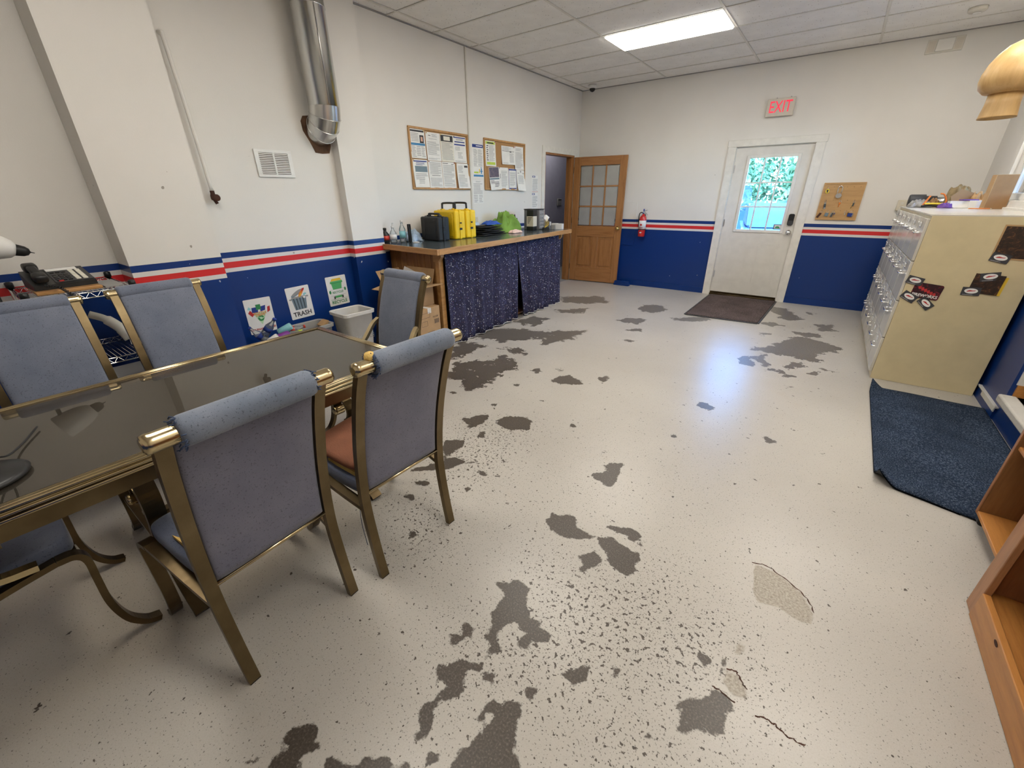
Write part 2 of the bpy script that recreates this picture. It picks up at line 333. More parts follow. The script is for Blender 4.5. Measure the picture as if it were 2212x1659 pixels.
def prism(bm, pts, z0, z1, mi=0, mat=None):    # 2D outline extruded along local z
    mt = mat or Matrix(); n = len(pts)
    V = [bm.verts.new(mt @ Vector((x, y, z))) for z in (z0, z1) for x, y in pts]
    fs = [bm.faces.new(V[:n][::-1]), bm.faces.new(V[n:])] + [bm.faces.new((V[i], V[(i + 1) % n], V[n + (i + 1) % n], V[n + i])) for i in range(n)]
    for f in fs: f.material_index = mi
def ngon(cx, cy, rx, ry=None, n=20, rot=0): 
    ry = ry or rx; return [(cx + rx * math.cos(2 * PI * k / n) * math.cos(rot) - ry * math.sin(2 * PI * k / n) * math.sin(rot), cy + rx * math.cos(2 * PI * k / n) * math.sin(rot) + ry * math.sin(2 * PI * k / n) * math.cos(rot)) for k in range(n)]
def rrect(x0, y0, x1, y1, r, n=4):
    out = []
    for cx, cy, a in ((x1 - r, y1 - r, 0), (x0 + r, y1 - r, 90), (x0 + r, y0 + r, 180), (x1 - r, y0 + r, 270)):
        out += [(cx + r * math.cos(math.radians(a + 90 * k / n)), cy + r * math.sin(math.radians(a + 90 * k / n))) for k in range(n + 1)]
    return out
def B_(): return bmesh.new()
def obj(name, bm, mats, parent=None, mw=None, label=None):
    me = bpy.data.meshes.new(name)
    if isinstance(bm, bmesh.types.BMesh):
        bmesh.ops.recalc_face_normals(bm, faces=bm.faces[:]); bm.to_mesh(me); bm.free()
    else: me = bm
    for m in ([mats] if isinstance(mats, str) else mats): me.materials.append(MATS[m])
    o = bpy.data.objects.new(name, me); COL.objects.link(o)
    if parent: o.parent = parent
    if mw is not None: o.matrix_local = mw
    if label: o['label'] = label
    return o
def thing(name, label, cat, loc=(0, 0, 0), rz=0.0, group=None, mw=None):
    o = bpy.data.objects.new(name, None); COL.objects.link(o); o.empty_display_size = .1
    if mw is not None: o.matrix_world = mw
    else: o.location = loc; o.rotation_euler = (0, 0, rz)
    return tag(o, label, cat, group)
def tag(o, label, cat, group=None):
    o['label'] = label; o['category'] = cat
    if group: o['group'] = group
    return o
def struct(name, bm, mats, parent=None, mw=None):
    o = obj(name, bm, mats, parent, mw)
    if not parent: o['kind'] = 'structure'
    return o
def sroot(name, mw=None, loc=(0, 0, 0)):
    o = bpy.data.objects.new(name, None); COL.objects.link(o); o['kind'] = 'structure'
    if mw is not None: o.matrix_world = mw
    else: o.location = loc
    return o
def dup(root, loc=None, rz=None, label=None, mw=None):
    r = root.copy(); COL.objects.link(r)
    if mw is not None: r.matrix_world = mw
    else: r.location = loc; r.rotation_euler = (0, 0, rz or 0)
    if label: r['label'] = label
    for ch in [o for o in bpy.data.objects if o.parent == root]:
        c = ch.copy(); COL.objects.link(c); c.parent = r
        for g in [o for o in bpy.data.objects if o.parent == ch]:
            d = g.copy(); COL.objects.link(d); d.parent = c
    return r
def WL(y, z, n=0.0, rot=0.0): return Matrix(((0, 0, 1, n), (1, 0, 0, y), (0, 1, 0, z), (0, 0, 0, 1))) @ Matrix.Rotation(rot, 4, 'Z')          # on the left wall
def WB(x, z, n=0.0, rot=0.0): return Matrix(((1, 0, 0, x), (0, 0, -1, -n), (0, 1, 0, z), (0, 0, 0, 1))) @ Matrix.Rotation(rot, 4, 'Z')         # facing -y
def T3(x, y, z, rz=0.0): return Matrix.Translation((x, y, z)) @ Matrix.Rotation(rz, 4, 'Z')
def text(body, size, mat, parent=None, mw=None, ext=.0004, name='lettering', align='CENTER', sx=1.0, bold=0.0):
    c = bpy.data.curves.new('t', 'FONT'); c.body = body; c.size = size; c.extrude = ext; c.align_x = align; c.align_y = 'CENTER'; c.resolution_u = 2; c.offset = bold
    o = bpy.data.objects.new('t', c); COL.objects.link(o); bpy.context.view_layer.update()
    me = bpy.data.meshes.new_from_object(o.evaluated_get(bpy.context.evaluated_depsgraph_get())); bpy.data.objects.remove(o); bpy.data.curves.remove(c)
    me.materials.clear()
    if sx != 1.0:
        for v in me.vertices: v.co.x *= sx
    me.name = name; return obj(name, me, mat, parent, mw)
WEAR=[[(3.05,-6.317),(3.08,-6.291),(3.107,-6.292),(3.128,-6.261),(3.165,-6.24),(3.204,-6.266),(3.218,-6.304),(3.269,-6.374),(3.308,-6.346),(3.321,-6.378),(3.357,-6.376),(3.388,-6.397),(3.364,-6.422),(3.324,-6.439),(3.331,-6.472),(3.312,-6.497),(3.253,-6.528),(3.251,-6.545),(3.231,-6.588),(3.216,-6.606),(3.206,-6.547),(3.174,-6.532),(3.169,-6.472),(3.133,-6.447),(3.142,-6.395),(3.126,-6.352),(3.074,-6.33)],[(3.16,-6.632),(3.205,-6.62),(3.233,-6.608),(3.238,-6.631),(3.2,-6.658),(3.228,-6.685),(3.252,-6.724),(3.233,-6.743),(3.204,-6.776),(3.201,-6.802),(3.22,-6.828),(3.242,-6.87),(3.223,-6.899),(3.203,-6.888),(3.202,-6.867),(3.167,-6.849),(3.152,-6.814),(3.169,-6.771),(3.139,-6.749),(3.141,-6.728),(3.114,-6.721),(3.101,-6.689),(3.135,-6.698),(3.147,-6.669)],[(3.082,-6.518),(3.126,-6.519),(3.141,-6.556),(3.125,-6.583),(3.119,-6.614),(3.083,-6.629),(3.057,-6.601),(3.075,-6.576),(3.093,-6.567),(3.073,-6.541)],[(3.383,-6.626),(3.417,-6.628),(3.432,-6.657),(3.444,-6.693),(3.467,-6.733),(3.508,-6.775),(3.347,-6.892),(3.319,-6.835),(3.349,-6.809),(3.352,-6.759),(3.362,-6.73),(3.337,-6.748),(3.312,-6.744),(3.32,-6.704),(3.325,-6.676),(3.356,-6.672)],[(3.255,-6.626),(3.286,-6.6),(3.302,-6.625),(3.31,-6.657),(3.289,-6.64),(3.264,-6.645)],[(3.385,-6.59),(3.399,-6.561),(3.428,-6.565),(3.433,-6.593),(3.426,-6.612),(3.401,-6.604)],[(3.463,-6.472),(3.499,-6.443),(3.526,-6.382),(3.548,-6.387),(3.546,-6.448),(3.533,-6.483),(3.515,-6.506),(3.515,-6.484),(3.475,-6.48)],[(2.872,-7.106),(2.893,-7.075),(2.91,-7.052),(2.946,-7.048),(2.971,-7.071),(2.991,-7.078),(2.993,-7.125),(2.999,-7.144),(2.926,-7.197),(2.896,-7.171),(2.902,-7.147),(2.914,-7.133),(2.881,-7.137)],[(2.843,-7.22),(2.868,-7.179),(2.882,-7.186),(2.875,-7.215),(2.853,-7.226)],[(3.05,-7.107),(3.026,-7.072),(3.067,-7.055),(3.099,-7.048),(3.12,-7.019),(3.114,-7.003),(3.152,-6.996),(3.175,-6.966),(3.191,-6.967),(3.23,-6.944),(3.258,-6.956)],[(3.267,-6.887),(3.306,-6.864),(3.312,-6.877),(3.289,-6.901),(3.29,-6.928),(3.271,-6.924)],[(2.836,-6.758),(2.837,-6.747),(2.852,-6.747),(2.851,-6.758)],[(2.816,-6.85),(2.815,-6.838),(2.829,-6.839),(2.83,-6.851)],[(3.091,-6.219),(3.1,-6.191),(3.111,-6.202),(3.104,-6.224)],[(2.939,-6.982),(2.948,-6.974),(2.955,-6.982),(2.957,-6.989)],[(3.275,-6.836),(3.284,-6.827),(3.292,-6.839),(3.29,-6.853)],[(3.505,-6.576),(3.512,-6.545),(3.517,-6.549),(3.518,-6.572)],[(3.56,-6.676),(3.578,-6.67),(3.584,-6.675),(3.569,-6.683)],[(3.387,-6.447),(3.402,-6.432),(3.402,-6.454)],[(3.048,-5.41),(3.088,-5.359),(3.128,-5.306),(3.077,-5.294),(3.098,-5.241),(3.166,-5.218),(3.204,-5.323),(3.2,-5.415),(3.222,-5.464),(3.182,-5.482),(3.101,-5.441)],[(3.041,-5.896),(3.04,-5.818),(3.096,-5.822),(3.107,-5.779),(3.169,-5.787),(3.187,-5.842),(3.253,-5.843),(3.29,-5.856),(3.234,-5.911),(3.208,-5.922),(3.144,-5.945),(3.071,-5.917)],[(3.275,-5.978),(3.31,-5.938),(3.322,-5.9),(3.353,-5.922),(3.383,-5.955),(3.362,-6.004),(3.341,-6.039),(3.322,-6.059),(3.319,-6.015),(3.285,-5.998)],[(3.306,-5.844),(3.368,-5.8),(3.411,-5.807),(3.474,-5.82),(3.504,-5.799),(3.52,-5.843),(3.499,-5.885),(3.529,-5.916),(3.511,-5.961),(3.463,-5.977),(3.406,-5.953),(3.35,-5.895)],[(3.292,-5.759),(3.314,-5.726),(3.371,-5.71),(3.418,-5.676),(3.469,-5.704),(3.466,-5.737),(3.51,-5.765),(3.456,-5.774),(3.407,-5.749),(3.368,-5.753)],[(3.808,-6.35),(3.83,-6.306),(3.892,-6.254),(3.894,-6.211),(3.925,-6.211),(3.958,-6.227),(3.971,-6.253),(3.951,-6.281),(3.954,-6.312),(3.971,-6.331),(3.964,-6.352),(3.926,-6.357),(3.885,-6.378),(3.842,-6.415),(3.833,-6.393),(3.86,-6.37),(3.828,-6.377),(3.84,-6.341),(3.812,-6.354)],[(3.602,-6.356),(3.603,-6.325),(3.627,-6.346),(3.635,-6.364),(3.615,-6.378)],[(3.903,-6.178),(3.899,-6.082),(3.912,-6.081),(3.915,-6.161)],[(3.766,-6.48),(3.771,-6.457),(3.792,-6.474)],[(3.866,-5.879),(3.882,-5.868),(3.885,-5.884)],[(3.815,-4.384),(3.865,-4.363),(3.876,-4.415),(3.84,-4.449)],[(3.779,-6.04),(3.812,-6.03),(3.808,-6.043),(3.778,-6.052)],[(3.817,-6.133),(3.856,-6.113),(3.878,-6.123),(3.868,-6.164),(3.841,-6.149)],[(3.205,-5.726),(3.231,-5.722),(3.222,-5.749)],[(2.085,-5.644),(2.213,-5.576),(2.254,-5.635),(2.25,-5.702),(2.249,-5.783),(2.303,-5.745),(2.391,-5.731),(2.419,-5.692),(2.451,-5.708),(2.399,-5.754),(2.36,-5.819),(2.335,-5.883),(2.245,-5.956),(2.177,-6.013),(2.171,-5.973),(2.219,-5.883),(2.268,-5.828)],[(2.229,-5.272),(2.233,-5.133),(2.374,-5.062),(2.465,-5.157),(2.496,-5.223),(2.425,-5.249),(2.333,-5.301)],[(1.965,-5.351),(2.035,-5.329),(2.052,-5.248),(2.127,-5.18),(2.159,-5.255),(2.164,-5.395),(2.108,-5.46),(2.102,-5.389),(2.028,-5.388)],[(2.238,-5.513),(2.232,-5.41),(2.263,-5.4),(2.31,-5.473)],[(2.262,-6.065),(2.307,-5.991),(2.357,-6.015),(2.354,-6.058),(2.29,-6.079)],[(2.301,-6.196),(2.336,-6.141),(2.394,-6.16),(2.376,-6.187)],[(2.572,-5.972),(2.54,-5.924),(2.564,-5.9),(2.591,-5.912)],[(2.547,-6.356),(2.541,-6.312),(2.599,-6.33),(2.587,-6.362)],[(2.469,-5.779),(2.552,-5.738),(2.581,-5.787),(2.548,-5.802)],[(1.909,-4.327),(1.937,-4.241),(2.022,-4.27),(1.994,-4.354)],[(2.176,-4.391),(2.177,-4.289),(2.261,-4.189),(2.435,-4.306),(2.37,-4.389),(2.267,-4.443)],[(2.498,-4.126),(2.524,-4.025),(2.591,-4.061),(2.569,-4.155)],[(2.086,-4.16),(2.134,-4.104),(2.173,-4.144)],[(1.888,-1.556),(1.899,-1.282),(2.059,-1.228),(2.265,-1.402),(2.176,-1.705),(2.0,-1.681)],[(1.889,-2.302),(2.011,-2.045),(2.179,-2.061),(2.173,-2.313),(2.008,-2.345)],[(2.161,-2.627),(2.257,-2.487),(2.33,-2.583),(2.228,-2.653)],[(2.798,-5.894),(2.818,-5.874),(2.828,-5.894),(2.811,-5.905)],[(2.691,-4.998),(2.696,-4.963),(2.733,-4.988),(2.719,-5.016)],[(2.678,-5.223),(2.698,-5.198),(2.727,-5.256)],[(2.019,-5.063),(2.062,-5.023),(2.068,-5.069)],[(1.959,-4.659),(2.034,-4.606),(2.004,-4.676)],[(2.273,-2.993),(2.395,-2.947),(2.369,-3.014)],[(1.594,-5.097),(1.655,-5.043),(1.669,-5.103)],[(3.298,-4.715),(3.35,-4.689),(3.331,-4.726)],[(3.44,-2.555),(3.607,-2.312),(3.703,-2.031),(3.786,-1.803),(3.91,-1.747),(4.062,-1.838),(4.25,-1.969),(4.184,-2.16),(4.063,-2.244),(4.037,-2.445),(4.093,-2.494),(4.011,-2.594),(3.902,-2.584),(3.752,-2.553),(3.636,-2.564)],[(3.414,-2.856),(3.527,-2.733),(3.547,-2.874),(3.578,-2.674),(3.617,-2.601),(3.616,-2.783),(3.697,-2.896),(3.675,-2.993),(3.775,-3.021),(3.896,-3.103),(3.829,-3.15),(3.78,-3.074),(3.686,-3.083),(3.599,-2.923),(3.548,-3.041),(3.47,-3.054)],[(3.786,-2.915),(3.837,-2.757),(3.907,-2.666),(3.978,-2.781),(3.907,-2.83),(3.853,-2.947)],[(3.966,-2.944),(4.053,-2.846),(4.065,-2.912),(3.998,-2.977)],[(4.069,-2.718),(4.181,-2.756),(4.112,-2.804)],[(3.783,-1.593),(4.027,-1.518),(4.068,-1.638),(3.936,-1.758),(3.802,-1.672)],[(3.958,-1.11),(4.144,-0.983),(4.133,-1.126),(4.187,-1.284),(4.035,-1.388)],[(3.437,-0.422),(3.599,-0.404),(3.715,-0.67),(3.837,-0.941),(3.687,-1.08),(3.549,-1.023),(3.609,-0.864),(3.473,-0.751)],[(3.414,-1.412),(3.529,-1.261),(3.67,-1.376),(3.514,-1.517)],[(2.439,-1.78),(2.745,-1.532),(2.917,-1.568),(2.731,-1.807),(2.505,-1.888)],[(1.931,-1.251),(2.134,-1.21),(2.257,-1.359),(2.207,-1.611),(2.062,-1.624)],[(3.312,-4.115),(3.394,-4.085),(3.476,-4.108),(3.437,-4.188),(3.374,-4.166)],[(3.812,-4.383),(3.843,-4.351),(3.878,-4.377),(3.861,-4.438),(3.829,-4.422)],[(3.824,-0.47),(3.962,-0.502),(3.879,-0.64)],[(3.432,-1.866),(3.565,-1.836),(3.513,-1.962)],[(3.858,-3.369),(3.905,-3.353),(3.88,-3.402)]]
FRAG=[[(1.017,-4.547),(0.805,-4.07),(1.092,-3.995),(1.14,-4.25),(1.117,-4.478)],[(1.364,-4.899),(1.202,-4.568),(1.307,-4.396),(1.433,-4.455),(1.439,-4.15),(1.602,-4.241),(1.734,-4.197),(1.738,-4.425),(1.742,-4.634),(1.765,-4.851),(1.72,-4.956),(1.575,-4.909),(1.542,-4.854),(1.454,-4.876)],[(0.796,-3.881),(0.811,-3.48),(1.054,-3.313),(1.465,-3.213),(1.525,-3.379),(1.386,-3.605),(1.194,-3.801),(0.931,-3.854)],[(1.33,-4.007),(1.447,-3.868),(1.617,-3.973),(1.502,-4.053)],[(0.852,-3.095),(0.885,-2.723),(1.13,-2.735),(1.154,-3.13)],[(1.434,-3.163),(1.775,-2.928),(1.764,-3.28),(1.718,-3.439),(1.594,-3.648),(1.525,-3.509)],[(0.974,-2.277),(1.287,-1.963),(1.383,-2.197),(1.109,-2.383)],[(0.627,-1.547),(1.138,-1.14),(1.404,-1.448),(1.166,-1.722),(0.841,-1.827)]]
HOLE=[[(3.214,-6.488),(3.227,-6.421),(3.291,-6.424),(3.281,-6.463),(3.303,-6.489),(3.249,-6.524)],[(3.145,-6.751),(3.165,-6.724),(3.176,-6.735),(3.166,-6.764)],[(3.339,-6.719),(3.356,-6.698),(3.367,-6.707),(3.354,-6.736)],[(2.977,-7.124),(2.965,-7.102),(2.974,-7.105),(2.985,-7.121)]]
SCAR=[[(3.928,-5.57),(4.021,-5.575),(4.112,-5.631),(4.156,-5.708),(4.152,-5.771),(4.108,-5.783),(4.04,-5.76),(3.973,-5.781),(3.945,-5.739),(3.936,-5.649)],[(3.931,-6.076),(3.934,-6.022),(3.948,-5.984),(3.963,-6.0),(3.963,-6.036)],[(3.919,-6.182),(3.926,-6.121),(3.959,-6.13),(3.995,-6.165),(3.999,-6.191),(3.949,-6.212)]]
SPECK=[[(3.16,-6.129),(3.435,-5.997),(3.648,-5.856),(3.738,-5.998),(3.891,-5.969),(3.93,-6.174),(3.844,-6.288),(3.617,-6.408),(3.427,-6.545),(3.314,-6.672),(3.214,-6.707),(3.126,-6.558),(3.263,-6.361)],[(2.034,-5.41),(2.482,-5.145),(2.57,-5.614),(2.586,-5.834),(2.423,-5.984),(2.14,-5.672)],[(3.61,-6.541),(3.792,-6.41),(3.793,-6.521),(3.66,-6.616)],[(2.342,-6.241),(2.522,-6.14),(2.714,-6.317),(2.564,-6.425)]]
CRACK=[[(4.024,-6.228),(4.048,-6.218),(4.075,-6.218),(4.091,-6.222),(4.108,-6.232),(4.133,-6.229),(4.153,-6.227)],[(3.925,-5.573),(3.974,-5.558),(4.021,-5.575),(4.067,-5.598),(4.112,-5.631),(4.141,-5.665),(4.157,-5.707)],[(3.924,-6.127),(3.951,-6.119),(3.974,-6.146),(3.994,-6.161)],[(3.895,-6.214),(3.926,-6.215),(3.969,-6.223)]]
# ================================================================== THE SETTING
H = 3.017
def sdf_polys(polys, X, Y, pad, inside_cap):
    out = np.full(X.shape, -pad)
    for pl in polys:
        a = np.array(pl); b = np.roll(a, -1, 0)
        m = (X > a[:, 0].min() - pad) & (X < a[:, 0].max() + pad) & (Y > a[:, 1].min() - pad) & (Y < a[:, 1].max() + pad)
        if not m.any(): continue
        px, py = X[m][:, None], Y[m][:, None]
        ex, ey = (b - a)[:, 0], (b - a)[:, 1]
        t = np.clip(((px - a[:, 0]) * ex + (py - a[:, 1]) * ey) / (ex ** 2 + ey ** 2 + 1e-12), 0, 1)
        d = np.sqrt((px - a[:, 0] - t * ex) ** 2 + (py - a[:, 1] - t * ey) ** 2).min(1)
        c = ((a[:, 1] > py) != (b[:, 1] > py)) & (px < ex * (py - a[:, 1]) / (ey + 1e-12) + a[:, 0])
        s = np.where(c.sum(1) % 2 == 1, d, -d)
        out[m] = np.maximum(out[m], np.clip(s, -pad, inside_cap))
    return out
def make_floor():
    nx, ny = 300, 520; xs = np.linspace(0, 5.1, nx + 1); ys = np.linspace(-9, 0, ny + 1)
    X, Y = np.meshgrid(xs, ys, indexing='ij'); X = X.ravel(); Y = Y.ravel()
    v = np.stack([X, Y, np.zeros_like(X)], 1)
    i, j = np.meshgrid(np.arange(nx), np.arange(ny), indexing='ij'); a = (i * (ny + 1) + j).ravel()
    f = np.stack([a, a + ny + 1, a + ny + 2, a + 1], 1)
    me = bpy.data.meshes.new('floor'); me.vertices.add(len(v)); me.vertices.foreach_set('co', v.ravel())
    me.loops.add(f.size); me.loops.foreach_set('vertex_index', f.ravel()); me.polygons.add(len(f)); me.polygons.foreach_set('loop_start', np.arange(0, f.size, 4))
    me.update(calc_edges=True)
    wear = sdf_polys(WEAR, X, Y, .16, .10); hole = sdf_polys(HOLE, X, Y, .16, .06); wear = np.minimum(wear, -hole)
    frag = sdf_polys(FRAG, X, Y, .17, .06) + .028; scar = sdf_polys(SCAR, X, Y, .06, .06)
    sp = np.clip(sdf_polys(SPECK, X, Y, .35, .12) / .45 + .75, 0, 1)
    glob = np.clip(1 - np.abs(Y + 5.6) / 2.6, 0, 1) * np.clip(1 - np.abs(X - 3.0) / 1.6, 0, 1) * .42
    sp = np.maximum(np.clip(sp, 0, 1) * (sdf_polys(SPECK, X, Y, .35, .12) > -.3), glob)
    for n, d in (('wear', wear), ('frag', frag), ('scar', scar), ('speck', sp)):
        at = me.attributes.new(n, 'FLOAT', 'POINT'); at.data.foreach_set('value', d.astype(np.float32))
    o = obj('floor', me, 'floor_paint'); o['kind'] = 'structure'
    bm = B_()
    for pl in CRACK:
        w = [.0008 + .0022 * abs(math.sin(7.3 * k + len(pl))) for k in range(len(pl) * 5)]
        P = cr([(x, y, .0006) for x, y in pl], 4); P = [p + Vector((rnd.uniform(-.004, .004), rnd.uniform(-.004, .004), 0)) for p in P]
        for k in range(len(P) - 1):
            d = (P[k + 1] - P[k]).normalized(); n = Vector((-d.y, d.x, 0))
            _add(bm, [P[k] - n * w[k], P[k + 1] - n * w[k + 1], P[k + 1] + n * w[k + 1], P[k] + n * w[k]], [(0, 1, 2, 3)])
    obj('crack', bm, 'brown_rust', o)
    bm = B_(); box(bm, -.3, 6.6, -9.2, .2, -.2, -.002); s = struct('floor_slab', bm, 'grey_floor')
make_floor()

# ---- walls
bm = B_(); box(bm, -.12, 0, -9, -1.12, 0, H + .14); box(bm, -.12, 0, -1.12, -.18, 2.08, H + .14); box(bm, -.12, 0, -.18, 0, 0, H + .14); struct('wall_left', bm, 'wall_paint')
bm = B_(); box(bm, -.12, 2.49, 0, .15, 0, H + .14); box(bm, 2.49, 3.435, 0, .15, 2.07, H + .14); box(bm, 3.435, 5.25, 0, .15, 0, H + .14); struct('wall_back', bm, 'wall_paint')
bm = B_()
for y0, y1, z0, z1 in ((-.97, 0, 0, H + .14), (-2.3, -.97, 0, 1.40), (-2.3, -.97, 2.45, H + .14), (-3.2, -2.3, 0, H + .14), (-4.4, -3.2, 0, .2), (-4.4, -3.2, 2.2, H + .14), (-9, -4.4, 0, H + .14)): box(bm, 5.1, 5.25, y0, y1, z0, z1)
struct('wall_right', bm, 'wall_paint')
bm = B_(); box(bm, -.12, 5.25, -9.15, -9, 0, H + .14); struct('wall_front', bm, 'wall_paint')
bm = B_(); box(bm, .0, .254, -6.52, -5.985, 0, H + .14); struct('pilaster_wide', bm, 'wall_paint')
bm = B_(); box(bm, .0, .095, -4.755, -4.39, 0, H + .14); struct('pilaster_narrow', bm, 'wall_paint')
bm = B_(); box(bm, 0, 2.41, -.014, 0, 0, .09); box(bm, 3.52, 5.1, -.014, 0, 0, .09); struct('baseboard_back', bm, 'blue_paint')
bm = B_(); box(bm, 5.086, 5.1, -3.18, -.014, 0, .09); struct('baseboard_right', bm, 'blue_paint')
bm = B_(); box(bm, 5.078, 5.0995, -3.2, -2.72, .09, .098); box(bm, 5.08, 5.086, -3.19, -2.85, .06, .092); struct('trim_7', bm, 'bin_white')

# ---- ceiling: grid, tiles, light troffers
root = sroot('ceiling', loc=(0, 0, H)); xs = [0, .15, 1.362, 2.574, 3.786, 4.996, 5.1]; ys = [0] + [-.42 - .591 * k for k in range(15)] + [-9.0]
bm = B_(); box(bm, -.12, 5.25, -9.15, .15, .05, .15); obj('ceiling_deck', bm, 'grey_floor', root)
TROFF = [(2, 3), (4, 3), (2, 7), (4, 7), (2, 11), (4, 10)]  # only the first panel is in view; the others are added fill light
cache = {}
for i in range(len(xs) - 1):
    for j in range(len(ys) - 1):
        if (i, j) in TROFF: continue
        w = round(xs[i + 1] - xs[i] - .02, 3); d = round(ys[j] - ys[j + 1] - .02, 3)
        if w < .03 or d < .03: continue
        if (w, d) not in cache:
            bm = B_(); box(bm, -w / 2, w / 2, -d / 2, d / 2, 0, .012, bev=.0 if min(w, d) < .1 else .003, seg=1)
            o = obj('ceiling_tile', bm, 'ceiling_tile', root); cache[(w, d)] = o
        else:
            o = cache[(w, d)].copy(); COL.objects.link(o)
        o.location = ((xs[i] + xs[i + 1]) / 2, (ys[j] + ys[j + 1]) / 2, rnd.uniform(.003, .006))
for x in xs[1:-1]:
    bm = B_(); box(bm, x - .011, x + .011, -9, 0, 0, .004); box(bm, x - .002, x + .002, -9, 0, .004, .035); obj('grid_bar', bm, 'trim_paint', root)
for y in ys[1:-1]:
    bm = B_(); box(bm, 0, 5.1, y - .010, y + .010, .0004, .0036); box(bm, 0, 5.1, y - .002, y + .002, .0036, .03); obj('grid_bar', bm, 'trim_paint', root)
bm = B_(); box(bm, 0, 5.1, -.02, 0, -.004, .003); box(bm, 0, .02, -9, -.02, -.004, .003); box(bm, 5.08, 5.1, -9, -.02, -.004, .003); obj('wall_angle', bm, 'mid_grey', root)
for n, (i, j) in enumerate(TROFF):
    lab = ['lit fluorescent ceiling panel above the counter end of the room', 'added unseen ceiling fill panel over the exit door end of the cabinets', 'added unseen ceiling fill panel over the dining table end', 'added unseen ceiling fill panel above the filing cabinet side', 'added unseen ceiling fill panel over the table end by the wire shelf', 'added unseen ceiling fill panel above the pine bookcase'][n]
    x0, x1, y0, y1 = xs[i], xs[i + 1], ys[j + 1], ys[j]
    t = thing('ceiling_light', lab, 'light', ((x0 + x1) / 2, (y0 + y1) / 2, H), 0, 'fluorescent ceiling panels'); w, d = (x1 - x0) / 2 - .011, (y1 - y0) / 2 - .011
    bm = B_(); box(bm, -w, w, -d, -d + .015, -.002, .03); box(bm, -w, w, d - .015, d, -.002, .03); box(bm, -w, -w + .015, -d + .015, d - .015, -.002, .03); box(bm, w - .015, w, -d + .015, d - .015, -.002, .03); obj('frame', bm, 'white_paint', t)
    bm = B_(); box(bm, -w + .015, w - .015, -d + .015, d - .015, -.016, .010, bev=.006, seg=2); obj('diffuser', bm, 'lit_diffuser', t)
    bm = B_(); box(bm, -w, w, -d, d, .032, .04); obj('housing', bm, 'white_paint', t)

# ---- hall behind the inner doorway
bm = B_(); box(bm, -1.0, -.9, -2.3, 1.7, 0, 2.7); struct('wall_hall', bm, 'lavender_wall')
bm = B_(); box(bm, -.9, -.12, 1.6, 1.7, 0, 2.7); box(bm, -.9, -.12, -2.3, -2.2, 0, 2.7); box(bm, -.12, 0, .15, 1.7, 0, 2.7); struct('wall_hall_end', bm, 'lavender_wall')
bm = B_(); box(bm, -1, -.12, -2.3, 1.7, 2.6, 2.7); struct('ceiling_hall', bm, 'white_paint')
bm = B_(); box(bm, -1, 0, -2.3, 1.7, -.05, 0); struct('floor_hall', bm, 'grey_floor')
t = thing('hall_fill_lamp', 'added unseen ceiling lamp brightening the hall behind the doorway', 'lamp', (-.5, .3, 2.6))  # unseen lamp, added to brighten the hall wall
bm = B_(); lathe(bm, [(.21, 0), (.21, -.02), (.03, -.025)], 24); obj('base', bm, 'white_plastic', t)
bm = B_(); lathe(bm, [(.19, -.026), (.20, -.06), (.15, -.12), (.03, -.14)], 24); obj('globe', bm, 'lit_diffuser', t)
t = thing('alarm_keypad', 'grey alarm keypad on the lavender hall wall', 'keypad', mw=WL(.904, 1.335, -.9))
bm = B_(); box(bm, -.09, .09, -.07, .07, 0, .025, bev=.012); obj('body', bm, 'mid_grey', t)
bm = B_(); box(bm, -.065, .065, .03, .058, .0252, .027); obj('display', bm, 'black_plastic', t)
bm = B_()
for i in range(4):
    for j in range(4): box(bm, -.06 + i * .034, -.04 + i * .034, -.055 + j * .02, -.041 + j * .02, .0252, .029)
obj('keys', bm, 'grey_plastic', t)

# ---- inner doorway: brown lining, white casing
bm = B_(); box(bm, -.13, .006, -1.12, -1.095, 0, 2.08); box(bm, -.13, .006, -.205, -.18, 0, 2.08); box(bm, -.13, .006, -1.095, -.205, 2.055, 2.08); box(bm, -.07, -.03, -.22, -.205, 0, 2.055); struct('trim_1', bm, 'door_wood')
bm = B_(); box(bm, 0, .016, -1.205, -1.12, 0, 2.165); box(bm, 0, .016, -1.12, -.10, 2.08, 2.165); box(bm, 0, .014, -.18, -.10, 0, 2.08); struct('trim_2', bm, 'trim_paint')
# ---- open wooden door
ang = math.atan2(.10, .93)
D = sroot('door_2', T3(.02, -.165, .012, ang)); LW, LH, TH = .915, 2.04, .036
def pc(name, x0, x1, z0, z1, mat, par=D, y0=-.036, y1=0.0, bev=.003):
    bm = B_(); box(bm, x0, x1, y0, y1, z0, z1, bev=bev, seg=1); return obj(name, bm, mat, par)
pc('stile', 0, .115, 0, LH, 'door_wood'); pc('stile', LW - .115, LW, 0, LH, 'door_wood')
pc('rail', .115, LW - .115, LH - .13, LH, 'door_wood_x'); pc('rail', .115, LW - .115, 0, .24, 'door_wood_x'); pc('rail', .115, LW - .115, .78, .96, 'door_wood_x'); pc('mullion', LW / 2 - .05, LW / 2 + .05, .24, .78, 'door_wood')
gx0, gx1, gz0, gz1 = .115, LW - .115, .96, LH - .13
for k in (1, 2):
    x = gx0 + (gx1 - gx0) * k / 3; pc('muntin', x - .012, x + .012, gz0, gz1, 'door_wood', y0=-.03, y1=-.006)
    z = gz0 + (gz1 - gz0) * k / 3; pc('muntin', gx0, gx1, z - .012, z + .012, 'door_wood_x', y0=-.0295, y1=-.0065)
for i in range(3):
    for k in range(3):
        bm = B_(); box(bm, gx0 + (gx1 - gx0) * i / 3 + .012, gx0 + (gx1 - gx0) * (i + 1) / 3 - .012, -.02, -.017, gz0 + (gz1 - gz0) * k / 3 + .012, gz0 + (gz1 - gz0) * (k + 1) / 3 - .012); obj('pane', bm, 'pane_dirty', D)
